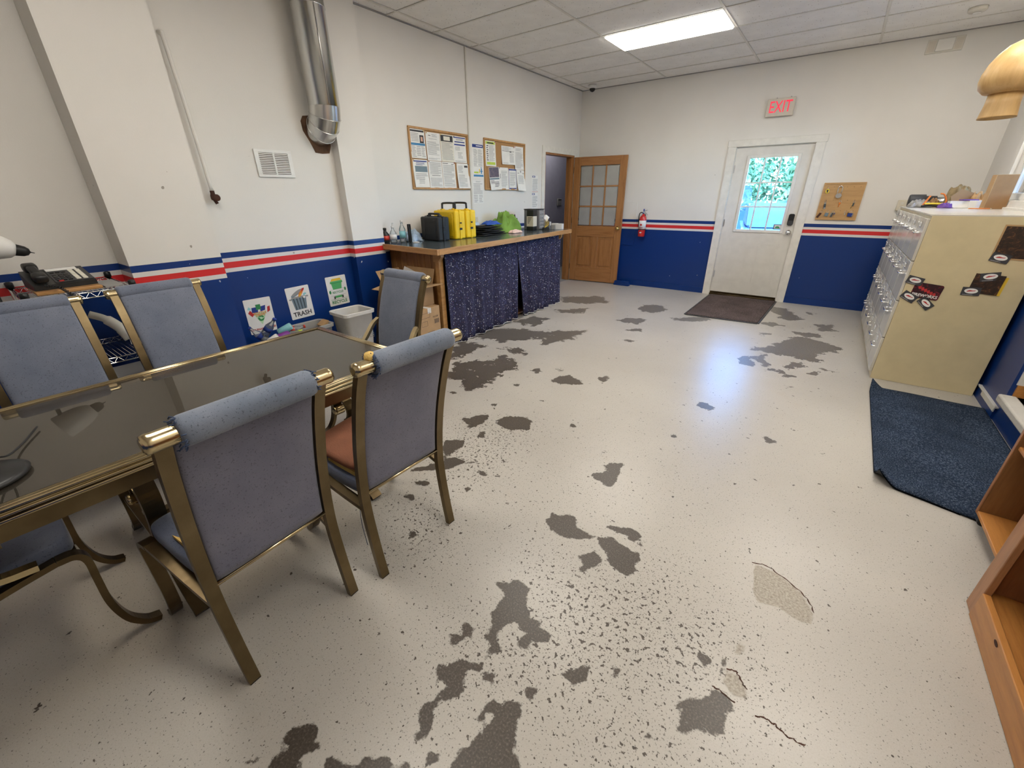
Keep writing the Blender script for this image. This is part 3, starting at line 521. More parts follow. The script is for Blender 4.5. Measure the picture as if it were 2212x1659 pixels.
for x0, x1 in ((.115, LW / 2 - .05), (LW / 2 + .05, LW - .115)):
    bm = B_(); box(bm, x0, x1, -.022, -.01, .24, .78); o = obj('panel', bm, 'door_wood', D)
    bm = B_(); box(bm, x0 + .04, x1 - .04, -.030, -.022, .28, .74, bev=.007, seg=1); obj('raised_field', bm, 'door_wood', o)
bm = B_(); mt = Matrix.Translation((LW - .06, -.036, .93)) @ Matrix.Rotation(PI / 2, 4, 'X'); lathe(bm, [(.033, 0), (.033, .006), (.012, .008), (.012, .03), (.024, .036), (.028, .05), (.02, .062), (.005, .065)], 20, mat=mt); obj('knob', bm, 'brass_knob', D)
for z in (.2, 1.0, 1.8):
    bm = B_(); tube(bm, [(-.006, -.01, z), (-.006, -.01, z + .09)], .006, 8); box(bm, -.004, .0, -.036, -.005, z, z + .09); obj('hinge', bm, 'bronze_dark', D)

# ---- exterior door in the back wall
D = sroot('door_1', Matrix.Translation((2.497, .0, .02))); LW, LH = .918, 2.035
def pc(name, x0, x1, z0, z1, mat, par=None, y0=.012, y1=.056, bev=.002):
    bm = B_(); box(bm, x0, x1, y0, y1, z0, z1, bev=bev, seg=1); return obj(name, bm, mat, par or D)
gx0, gx1, gz0, gz1 = .19, .765, .965, 1.90
bm = B_(); box(bm, 0, gx0, .012, .056, 0, LH); box(bm, gx1, LW, .012, .056, 0, LH); box(bm, gx0, gx1, .012, .056, 0, gz0); box(bm, gx0, gx1, .012, .056, gz1, LH); obj('leaf', bm, 'door_paint', D)
bm = B_()
for a in ((gx0 - .035, gx0 + .004, gz0 - .035, gz1 + .035), (gx1 - .004, gx1 + .035, gz0 - .035, gz1 + .035)): box(bm, a[0], a[1], .002, .012, a[2], a[3], bev=.003, seg=1)
for a in ((gz0 - .035, gz0 + .004), (gz1 - .004, gz1 + .035)): box(bm, gx0 + .004, gx1 - .004, .002, .012, a[0], a[1], bev=.003, seg=1)
obj('glazing_frame', bm, 'white_paint', D)
for k in (1, 2):
    x = gx0 + (gx1 - gx0) * k / 3; pc('muntin', x - .009, x + .009, gz0, gz1, 'white_paint', y0=.006, y1=.02)
    z = gz0 + (gz1 - gz0) * k / 3; pc('muntin', gx0, gx1, z - .009, z + .009, 'white_paint', y0=.0065, y1=.0195)
for i in range(3):
    for k in range(3):
        bm = B_(); box(bm, gx0 + (gx1 - gx0) * i / 3 + .009, gx0 + (gx1 - gx0) * (i + 1) / 3 - .009, .03, .034, gz0 + (gz1 - gz0) * k / 3 + .009, gz0 + (gz1 - gz0) * (k + 1) / 3 - .009); obj('pane', bm, 'pane', D)
for x0, x1 in ((.12, .40), (.52, .80)):
    bm = B_(); z0, z1 = .22, .78
    for a in ((x0, x0 + .02, z0, z1), (x1 - .02, x1, z0, z1)): box(bm, a[0], a[1], .008, .012, a[2], a[3], bev=.002, seg=1)
    for a in ((z0, z0 + .02), (z1 - .02, z1)): box(bm, x0 + .02, x1 - .02, .008, .012, a[0], a[1], bev=.002, seg=1)
    obj('panel_moulding', bm, 'door_paint', D)
bm = B_(); prism(bm, rrect(-.034, -.075, .034, .075, .02), 0, .026, mat=WB(.862, 1.115, -.012)); o = obj('lock_keypad', bm, 'black_plastic', D)
bm = B_(); prism(bm, rrect(-.028, -.068, .028, -.012, .012), .026, .030, mat=WB(.862, 1.115, -.012)); obj('lock_cover', bm, 'charcoal', o)
bm = B_(); lathe(bm, [(.034, 0), (.034, .006), (.013, .008), (.013, .03), (.025, .036), (.029, .05), (.021, .063), (.005, .066)], 20, mat=WB(.868, .945, -.012)); obj('knob', bm, 'chrome', D)
for z in (.25, 1.0, 1.72):
    bm = B_(); tube(bm, [(-.006, .006, z), (-.006, .006, z + .1)], .006, 8); box(bm, -.02, .02, .0105, .012, z, z + .1); obj('hinge', bm, 'steel', D)
bm = B_(); box(bm, -.004, LW + .004, -.02, .06, -.02, .0, bev=.004, seg=1); box(bm, 0, LW, .005, .011, .0, .03); obj('threshold', bm, 'bronze_dark', D)
tg = thing('window_decal', 'small teal and white decal on the lowest door pane', 'sticker', mw=WB(3.215, 1.035, -.028))
bm = B_(); box(bm, -.05, .05, -.034, .034, 0, .0008); obj('backing', bm, 'slate_dark', tg)
bm = B_(); box(bm, -.04, .04, -.024, .024, .0009, .0013); obj('field', bm, 'paper', tg)
bm = B_(); prism(bm, [(.03 * math.cos(PI * k / 10), -.018 + .026 * math.sin(PI * k / 10)) for k in range(11)], .0014, .0018); obj('emblem', bm, 'ink_green', tg)
bm = B_(); box(bm, 2.39, 2.49, -.02, 0, 0, 2.065); box(bm, 3.425, 3.525, -.02, 0, 0, 2.065); box(bm, 2.375, 3.54, -.022, 0, 2.065, 2.15, bev=.003, seg=1); struct('trim_3', bm, 'trim_paint')
bm = B_(); box(bm, 2.49, 2.4965, -.001, .15, 0, 2.07); box(bm, 3.416, 3.435, -.001, .15, 0, 2.07); box(bm, 2.4965, 3.416, -.001, .15, 2.057, 2.07); struct('trim_4', bm, 'trim_paint')

# ---- window in the right wall
bm = B_()
for a in ((-.99, -.87, 1.32, 2.56), (-2.42, -2.3, 1.32, 2.56)): box(bm, 5.075, 5.1, a[0], a[1], a[2], a[3])
box(bm, 5.075, 5.1, -2.3, -.99, 2.45, 2.56); box(bm, 5.055, 5.1, -2.42, -.87, 1.285, 1.345); box(bm, 5.08, 5.1, -2.3, -.99, 1.345, 1.40); struct('trim_5', bm, 'white_paint')
Wd = sroot('window_1', Matrix.Translation((5.14, -1.635, 1.40)))
def wf(name, y0, y1, z0, z1, mat, x0=0, x1=.05):
    bm = B_(); box(bm, x0, x1, y0, y1, z0, z1, bev=.004, seg=1); obj(name, bm, mat, Wd)
wf('window_frame', -.665, -.60, 0, 1.05, 'white_plastic'); wf('window_frame', .60, .665, 0, 1.05, 'white_plastic'); wf('window_frame', -.60, .60, 0, .06, 'white_plastic'); wf('window_frame', -.60, .60, .99, 1.05, 'white_plastic'); wf('meeting_rail', -.03, .03, .06, .99, 'white_plastic')
for a in ((-.60, -.03), (.03, .60)): wf('pane', a[0], a[1], .06, .99, 'pane', .02, .024)

# ---- raised landing behind the opening in the right wall
bm = B_(); box(bm, 5.1, 6.4, -4.4, -3.2, .15, .2); struct('floor_landing', bm, 'grey_floor')
bm = B_(); box(bm, 5.25, 6.4, -3.2, -3.1, 0, 2.4); box(bm, 5.25, 6.4, -4.5, -4.4, 0, 2.4); box(bm, 6.4, 6.5, -4.5, -3.1, 0, 2.4); box(bm, 5.25, 6.4, -4.4, -3.2, 2.3, 2.4); struct('wall_landing', bm, 'wall_plain')
bm = B_(); box(bm, 5.125, 6.4, -3.215, -3.2, .2, .285); struct('baseboard_landing', bm, 'pine_y')
bm = B_(); box(bm, 5.06, 5.15, -4.4, -3.2, .15, .205, bev=.012); struct('trim_6', bm, 'stone')
bm = B_(); box(bm, 5.118, 5.6, -3.21, -3.2, .285, 2.2); struct('trim_8', bm, 'white_paint')
# ================================================================== DINING SET
STILE = cr([(.038, 0, 0), (.016, 0, .15), (.0, 0, .33), (.006, 0, .47), (.028, 0, .62), (.058, 0, .75), (.098, 0, .885), (.138, 0, .985)], 5)
def prof_at(z):
    for a, b in zip(STILE[:-1], STILE[1:]):
        if a.z <= z <= b.z: return a.x + (b.x - a.x) * (z - a.z) / (b.z - a.z + 1e-9)
    return STILE[-1].x
def roll_end_fringe(bm, y, s, n, rad, cx, cz):
    for k in range(n):
        a = rnd.uniform(0, 2 * PI); r = rad * rnd.uniform(.75, 1.0); p = Vector((cx + r * math.cos(a), y, cz + r * math.sin(a)))
        q = p + Vector((rnd.uniform(-.012, .012), s * rnd.uniform(.004, .02), rnd.uniform(-.016, .006)))
        tube(bm, [p, (p + q) / 2 + Vector((rnd.uniform(-.004, .004), 0, rnd.uniform(-.004, .004))), q], .0016, 4)
def chair(label, loc, rz, arms=False, torn=(0, 0), tear=False, name='dining_chair', cloth=('chair_fabric', 'chair_roll')):
    t = thing(name, label, 'chair', loc, rz, 'blue upholstered dining chairs around the glass table')
    for s in (-1, 1):
        bm = B_(); bar(bm, [p + Vector((0, s * .2, 0)) for p in STILE], .036, .024)
        obj('back_stile', bm, 'bronze', t)
        bm = B_(); box(bm, .024, .05, s * .2 - .017, s * .2 + .017, 0, .004); 
        obj('foot_pad', bm, 'black_rubber', t)
    # upholstered back between the stiles
    bm = B_(); zs = [.432 + .56 * k / 22 for k in range(23)]; sec = [(math.copysign(abs(math.cos(q)) ** .28, math.cos(q)), math.copysign(abs(math.sin(q)) ** .45, math.sin(q))) for q in [2 * PI * k / 28 for k in range(28)]]
    rings = []
    for z in zs:
        f = (z - .432) / .56; bul = math.sin(PI * min(1, max(0, f))) * .012
        e = 1.0
        rings.append([bm.verts.new((prof_at(z) - .004 + b * (.014 if b > 0 else .019 + bul), a * .1795 * e, z)) for a, b in sec])
    for i in range(22):
        for k in range(28):
            f = bm.faces.new((rings[i][k], rings[i][(k + 1) % 28], rings[i + 1][(k + 1) % 28], rings[i + 1][k])); f.smooth = True
    bm.faces.new(rings[0][::-1]); bm.faces.new(rings[-1]); obj('backrest', bm, cloth[0], t)
    # roll at the top with the metal rod
    cx, cz = .150, .995; mt = Matrix.Translation((cx, 0, cz)) @ Matrix.Rotation(-PI / 2, 4, 'X')
    y0, y1 = (-.178 if not torn[0] else -.165), (.178 if not torn[1] else .168)
    bm = B_(); lathe(bm, [(.028, y0 - .004), (.036, y0), (.0395, y0 + .012)] + [(.0395, y0 + (y1 - y0) * k / 10) for k in range(1, 10)] + [(.0395, y1 - .012), (.036, y1), (.028, y1 + .004)], 26, mat=mt); o = obj('roll_cushion', bm, cloth[1], t)
    for k, (s, yy) in enumerate(((-1, y0), (1, y1))):
        if torn[k]:
            big = torn[k] > 1
            bm = B_(); superell(bm, (cx - .010, yy + s * (-.004 if big else -.008), cz + (.020 if big else .004)), (.024, .021, .021) if big else (.024, .014, .024), .8, 16, 10, fn=lambda p: p * (1 + .12 * math.sin(90 * p.x) * math.cos(80 * p.z))); obj('torn_foam', bm, 'foam', o, label='yellow foam showing through torn fabric')
            bm = B_(); roll_end_fringe(bm, yy - s * .004, s, 80 if big else 40, .040, cx, cz); obj('frayed_threads', bm, 'thread_blue', o)
    bm = B_(); lathe(bm, [(.010, -.236), (.016, -.2355), (.0175, -.233), (.023, -.232), (.0255, -.222), (.0245, -.214), (.0245, .214), (.0255, .222), (.023, .232), (.0175, .233), (.016, .2355), (.010, .236)], 20, mat=mt); obj('top_rod', bm, 'brass', t)
    bm = B_(); tube(bm, [(prof_at(.42) + .006, -.184, .422), (prof_at(.42) + .006, .184, .422)], .0075, 8); obj('lower_rail', bm, 'brass', t)
    # seat frame, front legs
    RP = [(-.004, .2, .355), (-.13, .212, .378), (-.26, .224, .408), (-.345, .232, .425)]
    LP = [(-.345, .232, .425), (-.385, .236, .422), (-.405, .238, .39), (-.402, .238, .30), (-.400, .238, .19), (-.418, .238, .09), (-.455, .238, .03), (-.495, .238, .009)]
    for s in (-1, 1):
        bm = B_(); bar(bm, [Vector((x, s * y, z)) for x, y, z in cr(RP, 4)], .036, .02); obj('side_rail', bm, 'bronze_leg', t)
        bm = B_(); bar(bm, [Vector((x, s * y, z)) for x, y, z in cr(LP, 5)], .038, .02); obj('leg', bm, 'bronze_leg', t)
    bm = B_(); bar(bm, [(-.38, -.222, .405), (-.38, .222, .405)], .03, .016, (1, 0, 0)); obj('front_rail', bm, 'bronze_dark', t)
    def fn(p):
        u = (p.x + .195) / .39 * -1 + 1; w = .192 + .028 * (1 - (p.x + .195) / .39)
        return Vector((p.x, p.y * w / .2, p.z + .05 * max(0, -(p.x) / .4) + (.012 * (1 - (p.x / .2) ** 2) * (1 - (p.y / .2) ** 2) if p.z > 0 else 0)))
    bm = B_(); superell(bm, (-.205, 0, .425), (.195, .2, .034), .22, 40, 12, fn=fn); o = obj('seat', bm, 'seat_fabric', t)
    bm = B_()
    for k in range(9):
        a = -.10 + .2 * k / 8; tube(bm, [(-.399, a, .452 + .004), (-.385, a * .9, .474), (-.36, a * .75, .482)], .0016, 4)
    obj('pleats', bm, 'thread_blue', o)
    if tear:
        bm = B_()
        for q in ([(-.34, -.15), (-.30, -.135), (-.22, -.13), (-.16, -.125), (-.23, -.142), (-.3, -.15)], [(-.15, -.16), (-.09, -.145), (-.06, -.15), (-.1, -.163)], [(-.26, -.186), (-.04, -.176), (-.03, -.13), (-.12, -.15)]):
            prism(bm, q, .452, .4775)
        obj('torn_foam', bm, 'foam', o, label='torn seat fabric with yellow foam')
        bm = B_(); tube(bm, cr([(-.03, -.20, .44), (-.025, -.212, .36), (-.045, -.208, .24), (-.03, -.21, .14)], 5), .0013, 4); obj('loose_thread', bm, 'thread_blue', o)
    if arms:
        for s in (-1, 1):
            AP = cr([(.035, s * .2, .70), (-.01, s * .213, .665), (-.07, s * .226, .585), (-.14, s * .236, .51), (-.22, s * .243, .462), (-.31, s * .245, .448)], 5)
            bm = B_(); bar(bm, AP, .034, .02); obj('armrest', bm, 'brass' if s > 0 else 'brass', t)
    return t
TX0, TX1, TY0, TY1, TZ = 1.392, 2.256, -7.46, -5.962, .745
chair('blue chair with both roll ends frayed and a torn seat, back to the open floor', (2.585, -6.902, 0), math.radians(3.0), torn=(1, 1), tear=True)
chair('blue chair holding the rust seat cushion, foam poking out of its top roll', (2.615, -6.37, 0), math.radians(-1.0), torn=(2, 0), tear=True)
chair('blue chair standing between the glass table and the wire shelf with the phone', (.82, -7.085, 0), PI, cloth=('chair_front', 'chair_front'))
chair('blue chair against the wide white pilaster, facing the glass table', (.80, -6.52, 0), PI, cloth=('chair_front', 'chair_front'))
chair('blue armchair at the table end beside the recycling bins and cardboard boxes', (1.60, -5.56, 0), math.radians(90), arms=True, cloth=('chair_front', 'chair_front'), name='dining_armchair')
chair('blue armchair pulled up at the table end by the black desk lamp', (1.855, -7.70, 0), math.radians(-90), arms=True, name='dining_armchair')
# rust cushion on the second chair
bm = B_(); superell(bm, (0, 0, .022), (.185, .19, .022), .45, 32, 10, fn=lambda p: Vector((p.x, p.y, p.z + .05 * max(0, -p.x) ** 1.0 + .012 * math.sin(p.y * 12)))); tag(obj('seat_cushion', bm, 'cushion_rust', None, T3(2.40, -6.372, .490)), 'rust brown flat cushion lying on a torn blue chair seat', 'cushion')
# dining table
t = thing('dining_table', 'brass framed dining table with smoked glass top and scrolled legs', 'table', (0, 0, 0))
bm = B_(); box(bm, TX0 + .022, TX1 - .022, TY0 + .022, TY1 - .022, TZ - .012, TZ - .004); obj('glass_top', bm, 'glass_smoked', t)
def rail(p, q, out):
    bm = B_(); p, q, out = Vector(p), Vector(q), Vector(out)
    for dn, dz, r in ((.004, .0, .0065), (.016, .001, .0065), (.0285, -.002, .0075), (.034, -.016, .0065), (.036, -.03, .0075)):
        tube(bm, [p + out * (dn - .03) + Vector((0, 0, TZ - .004 + dz)), q + out * (dn - .03) + Vector((0, 0, TZ - .004 + dz))], r, 10)
    d = (q - p); c = [p - out * .03, q - out * .03, q + out * .004, p + out * .004]
    V = [Vector((v.x, v.y, z)) for z in (TZ - .038, TZ - .006) for v in c]; _add(bm, V, BOXF)
    o = obj('frame_rail', bm, 'brass', t)
    bm = B_(); c = [p - out * .048, q - out * .048, q - out * .026, p - out * .026]; V = [Vector((v.x, v.y, z)) for z in (TZ - .108, TZ - .038) for v in c]; _add(bm, V, BOXF); obj('apron', bm, 'bronze', t)
rail((TX0, TY0, 0), (TX1, TY0, 0), (0, -1, 0)); rail((TX1, TY0, 0), (TX1, TY1, 0), (1, 0, 0)); rail((TX1, TY1, 0), (TX0, TY1, 0), (0, 1, 0)); rail((TX0, TY1, 0), (TX0, TY0, 0), (-1, 0, 0))
xm = (TX0 + TX1) / 2
for sx in (-1, 1):
    for yy in (-6.28, -7.10):
        P = cr([(xm + sx * .385, yy, .655), (xm + sx * .392, yy, .57), (xm + sx * .35, yy, .46), (xm + sx * .27, yy, .35), (xm + sx * .235, yy, .24), (xm + sx * .28, yy, .11), (xm + sx * .395, yy, .012)], 6)
        bm = B_(); bar(bm, P, .055, .024); o = obj('leg', bm, 'bronze_dark', t)
        bm = B_(); S = [(xm + sx * (.245 + .062 * math.cos(a)), yy, .515 + .062 * math.sin(a)) for a in [math.radians(-70 + 20 * k) for k in range(16)]]; bar(bm, S, .045, .014); bar(bm, [(xm + sx * .27, yy, .46), (xm + sx * .31, yy, .43)], .04, .014); obj('scroll', bm, 'bronze', o)
        bm = B_(); lathe(bm, [(.008, -.042), (.017, -.040), (.021, -.034), (.019, -.028), (.019, .028), (.021, .034), (.017, .040), (.008, .042)], 16, mat=Matrix.Translation((xm + sx * .215, yy, .50)) @ Matrix.Rotation(PI / 2, 4, 'X')); obj('scroll_roller', bm, 'brass', o)
for yy in (-6.28, -7.10):
    bm = B_(); bar(bm, [(xm - .24, yy, .27), (xm + .24, yy, .27)], .04, .02); obj('cross_stretcher', bm, 'bronze_dark', t)
bm = B_(); bar(bm, [(xm, -6.28, .27), (xm, -7.10, .27)], .04, .02, (1, 0, 0)); obj('long_stretcher', bm, 'bronze_dark', t)
# desk lamp at the table end
t = thing('desk_lamp', 'black desk lamp with round base on the glass table', 'lamp', (2.03, -7.40, TZ))
bm = B_(); lathe(bm, [(.105, 0), (.108, .006), (.095, .014), (.05, .022), (.022, .034), (.016, .05)], 36); obj('base', bm, 'black_plastic', t)
bm = B_(); tube(bm, cr([(0, 0, .05), (-.02, -.02, .12), (-.06, -.08, .22), (-.08, -.20, .34), (-.02, -.36, .40)], 8), .011, 10); obj('gooseneck', bm, 'black_plastic', t)
bm = B_(); lathe(bm, [(.02, .05), (.03, .03), (.045, 0), (.07, -.07), (.068, -.071), (.04, 0)], 24, mat=Matrix.Translation((-.02, -.37, .39)) @ Matrix.Rotation(.5, 4, 'X')); obj('lamp_shade', bm, 'black_plastic', t)
bm = B_(); tube(bm, cr([(-.03, .03, .02), (-.055, .05, .07), (-.04, .035, .13), (-.03, .01, .10), (-.06, .06, .03), (-.16, .10, .006), (-.30, .16, .006)], 6), .003, 6); obj('cord', bm, 'black_rubber', t)

# ================================================================== WIRE SHELF, PHONE, FLOOR LAMP
t = thing('wire_shelf', 'chrome wire shelf unit in the wall recess behind the chairs', 'shelf', (0, 0, 0))
sx0, sx1, sy0, sy1 = .03, .56, -7.04, -6.60
for x in (sx0, sx1):
    for y in (sy0, sy1):
        bm = B_(); tube(bm, [(x, y, 0), (x, y, 1.03)], .0125, 10); lathe(bm, [(.015, 0), (.019, .012), (.013, .02)], 12, mat=T3(x, y, 0)); o = obj('post', bm, 'chrome', t)
        bm = B_(); lathe(bm, [(.018, 1.015), (.018, 1.045), (.008, 1.05)], 12, mat=T3(x, y, 0)); obj('post_cap', bm, 'black_plastic', o)
for z in (1.01, .62, .38, .10):
    bm = B_()
    for zz in (z, z - .03):
        for a, b in (((sx0, sy0), (sx1, sy0)), ((sx1, sy0), (sx1, sy1)), ((sx1, sy1), (sx0, sy1)), ((sx0, sy1), (sx0, sy0))): tube(bm, [(*a, zz), (*b, zz)], .0035, 6)
    for x in (sx0, sx1):
        n = 18; tube(bm, [(x, sy0 + (sy1 - sy0) * k / n, z - .03 * (k % 2)) for k in range(n + 1)], .002, 5)
    for y in (sy0, sy1):
        n = 10; tube(bm, [(sx0 + (sx1 - sx0) * k / n, y, z - .03 * (k % 2)) for k in range(n + 1)], .002, 5)
    for k in range(1, 20): y = sy0 + (sy1 - sy0) * k / 20; tube(bm, [(sx0, y, z + .003), (sx1, y, z + .003)], .0018, 5)
    obj('wire_tier', bm, 'chrome', t)
ST = 1.014
bm = B_(); box(bm, .22, .50, -6.99, -6.72, 0, .018, bev=.003, seg=1); tag(obj('wooden_board', bm, 'oak_edge', None, Matrix.Translation((0, 0, ST + .001))), 'orange wooden board under the desk phone', 'board')
bm = B_(); box(bm, .23, .50, -6.71, -6.625, 0, .008); tag(obj('notebook', bm, 'mid_grey', None, Matrix.Translation((0, 0, ST + .001))), 'thin grey notebook beside the phone on the wire shelf', 'notebook')
ph = thing('desk_phone', 'black office desk phone with handset and beige keys', 'phone', (.33, -6.86, ST + .0205), math.radians(3))
def wedge(bm, x0, x1, y0, y1, z0a, z0b, mi=0):   # low at +x, high at -x
    _add(bm, [(x0, y0, 0), (x1, y0, 0), (x1, y1, 0), (x0, y1, 0), (x0, y0, z0b), (x1, y0, z0a), (x1, y1, z0a), (x0, y1, z0b)], BOXF, mi)
bm = B_(); wedge(bm, -.11, .11, -.13, .13, .025, .085); obj('body', bm, 'black_plastic', ph)
tilt = Matrix.Translation((0, 0, .0555)) @ Matrix.Rotation(math.atan2(.06, .22), 4, 'Y')
bm = B_(); box(bm, -.10, .10, -.035, .125, 0, .003, mat=tilt); o = obj('face_plate', bm, 'charcoal', ph)
bm = B_(); box(bm, -.098, -.065, -.03, .10, .003, .0045, mat=tilt); obj('paper_strip', bm, 'paper', o)
bm = B_(); [box(bm, -.055 + .021 * i, -.04 + .021 * i, .055 + .03 * j, .075 + .03 * j, .003, .007, mat=tilt) for i in range(7) for j in range(2)]; obj('line_keys', bm, 'paper_cream', o)
bm = B_(); [box(bm, -.005 + .024 * i, .012 + .024 * i, -.025 + .024 * j, -.008 + .024 * j, .003, .008, mat=tilt) for i in range(4) for j in range(3)]; obj('dial_keys', bm, 'black_plastic', o); bm = B_(); [box(bm, -.045, -.03, -.025 + .024 * j, -.008 + .024 * j, .003, .007, mat=tilt) for j in range(3)]; obj('function_keys', bm, 'black_plastic', o)
bm = B_(); box(bm, .088, .096, -.02, .0, .003, .008, mat=tilt); obj('red_key', bm, 'ink_red', o)
bm = B_(); superell(bm, (-.075, -.085, .03), (.036, .030, .022), .5, 16, 8, mat=tilt); superell(bm, (.075, -.085, .03), (.036, .030, .022), .5, 16, 8, mat=tilt); box(bm, -.08, .08, -.105, -.065, .024, .05, bev=.008, mat=tilt); obj('handset', bm, 'black_plastic', ph)
bm = B_(); P = [(.10 + .145 * min(1, k / 22), -.085 + .06 * k / 40 + .007 * math.cos(k * 1.5), .022 - .05 * max(0, (k - 22) / 24) + .007 * math.sin(k * 1.5)) for k in range(50)]; tube(bm, P[:46], .003, 5); obj('coiled_cord', bm, 'black_rubber', ph)
bm = B_(); tube(bm, cr([(.33, -6.665, .66), (.31, -6.69, .73), (.29, -6.74, .80), (.27, -6.80, .84)], 8), [.034] * 8 + [.03] * 8 + [.022] * 9, 12); tag(obj('cream_hose', bm, 'paper_cream', None), 'curved cream hose tucked into the wire shelf', 'hose')
bm = B_(); _add(bm, [(.34, -6.635, .628), (.41, -6.615, .628), (.36, -6.68, .628), (.34, -6.67, .73)], [(0, 2, 1), (0, 1, 3), (1, 2, 3), (2, 0, 3)]); tag(obj('paper_cone', bm, 'paper', None), 'folded white paper cone on the middle wire shelf', 'paper')
bm = B_(); box(bm, .16, .53, -6.95, -6.63, .385, .455, bev=.004, seg=1); tag(obj('grey_tray', bm, 'mid_grey', None), 'low grey storage tray on the wire shelf', 'tray')
bm = B_(); box(bm, .06, .54, -6.99, -6.63, .105, .33, bev=.006, seg=1); box(bm, .055, .545, -6.995, -6.625, .30, .325, bev=.004, seg=1); tag(obj('storage_box', bm, 'cardboard_dark', None), 'dark brown lidded box on the lowest wire shelf', 'box')
t = thing('floor_lamp', 'black floor lamp with white bell shade beside the wire shelf', 'lamp', (.25, -7.115, 0))
bm = B_(); lathe(bm, [(.055, 0), (.055, .015), (.03, .028), (.014, .04)], 28); obj('base', bm, 'black_plastic', t)
bm = B_(); tube(bm, [(0, 0, .04), (0, 0, 1.27)], .011, 10); tube(bm, cr([(0, 0, 1.26), (.02, .0, 1.31), (.03, -.01, 1.30)], 4), .01, 8); obj('pole', bm, 'black_plastic', t)
ax = (Vector((.25, -6.917, 1.219)) - Vector((.25, -7.16, 1.305))).normalized(); q = ax.to_track_quat('Z', 'Y').to_matrix().to_4x4(); q.translation = Vector((.25, -6.917, 1.219)) - Vector((.25, -7.115, 0))
bm = B_(); lathe(bm, [(.075, -.235), (.077, -.23), (.074, -.17), (.064, -.11), (.046, -.066), (.03, -.052)], 28, mat=q); obj('lamp_shade', bm, 'white_plastic', t)
bm = B_(); lathe(bm, [(.031, -.056), (.031, -.05), (.027, -.02), (.018, -.004), (.008, 0), (.003, .004), (.002, .018)], 20, mat=q); obj('shade_cap', bm, 'black_plastic', t)
# ================================================================== LEFT WALL FITTINGS
t = thing('air_duct', 'shiny galvanised round air duct running down into the wall', 'duct', (.15, -4.862, 0))
bm = B_(); R = .125
lathe(bm, [(R, 2.17), (R, 2.82), (R + .004, 2.822), (R + .004, 2.832), (R, 2.835), (R, H)], 40); obj('pipe', bm, 'galv', t)
bm = B_(); tube(bm, [(R * math.cos(a), R * math.sin(a), z) for a in (-.2,) for z in (2.18, 2.6, 3.0)], .005, 6); obj('seam', bm, 'galv', t)
C0 = Vector((-.01, 0, 2.17)); G = []
for k in range(5):
    a = math.radians(22.5 * k); G.append((a, Vector((-.01 + .0, 0, 2.17))))
rr = .16                                   # elbow: four gores turning into the wall
for k in range(4):
    bm = B_(); rings = []
    for a in (math.radians(22.5 * k), math.radians(22.5 * (k + 1))):
        c = Vector((-rr + rr * math.cos(a), 0, 2.17 - rr * math.sin(a))); n = Vector((math.cos(a), 0, -math.sin(a)))
        rings.append([bm.verts.new(c + (n * math.cos(p) + Vector((0, 1, 0)) * math.sin(p)) * (R - .001 * k)) for p in [2 * PI * i / 36 for i in range(36)]])
    for i in range(36):
        f = bm.faces.new((rings[0][i], rings[0][(i + 1) % 36], rings[1][(i + 1) % 36], rings[1][i])); f.smooth = True
    tube(bm, [v.co.copy() for v in rings[1]] + [rings[1][0].co.copy()], .004, 6, cap=False)
    obj('elbow_gore', bm, 'galv', t)
bm = B_(); pts = [(-.15, .07), (-.125, .11), (-.06, .12), (.05, .10), (.10, .0), (.095, -.10), (.07, -.158), (.0, -.165), (-.065, -.16), (-.10, -.08), (-.145, .0)]; prism(bm, pts, .0005, .003, mat=WL(-4.862, 2.0)); tag(obj('wall_hole', bm, 'rust_edge', None), 'ragged brown hole in the wall around the duct elbow', 'hole')
t = thing('wall_grille', 'white louvred air return grille on the wall above the recycling signs', 'vent', mw=WL(-5.31, 1.737))
bm = B_(); w, h = .15, .1
for a in ((-w, w, h - .022, h), (-w, w, -h, -h + .022), (-w, -w + .032, -h + .022, h - .022), (w - .032, w, -h + .022, h - .022), (-.007, .007, -h + .022, h - .022)): box(bm, a[0], a[1], a[2], a[3], .003, .012, bev=.001, seg=1)
obj('frame', bm, 'white_plastic', t)
bm = B_(); box(bm, -w + .02, w - .02, -h + .02, h - .02, .0006, .002); obj('dark_opening', bm, 'rust_edge', t)
for s in (-1, 1):
    for k in range(12):
        bm = B_(); z = -h + .030 + k * .0128; x0, x1 = (-w + .032, -.007) if s < 0 else (.007, w - .032)
        _add(bm, [(x0, z - .004, .009), (x1, z - .004, .009), (x1, z - .002, .0105), (x0, z - .002, .0105), (x0, z + .003, .003), (x1, z + .003, .003), (x1, z + .005, .0045), (x0, z + .005, .0045)], BOXF); obj('slat', bm, 'white_plastic', t)
t = thing('water_pipe', 'thin white painted pipe with a rusty valve beside the pilaster', 'pipe', (0, 0, 0))
bm = B_(); tube(bm, cr([(-.0, -5.875, 2.47), (.03, -5.873, 2.462), (.036, -5.87, 2.43), (.036, -5.852, 2.0), (.036, -5.842, 1.53)], 8), .013, 12); obj('pipe', bm, 'white_paint', t)
bm = B_(); lathe(bm, [(.016, 1.47), (.02, 1.48), (.02, 1.50), (.015, 1.515), (.015, 1.535)], 12, mat=T3(.036, -5.842, 0)); tube(bm, [(.036, -5.842, 1.49), (.07, -5.835, 1.487)], .008, 8); o = obj('valve_body', bm, 'brown_rust', t)
bm = B_(); lathe(bm, [(.006, -.004), (.022, -.004), (.024, 0), (.022, .004), (.006, .004)], 14, mat=Matrix.Translation((.075, -5.835, 1.487)) @ Matrix.Rotation(PI / 2, 4, 'Y')); tube(bm, [(.036, -5.842, 1.475), (.04, -5.83, 1.445)], .012, 8); obj('valve_wheel', bm, 'brown_rust', o)
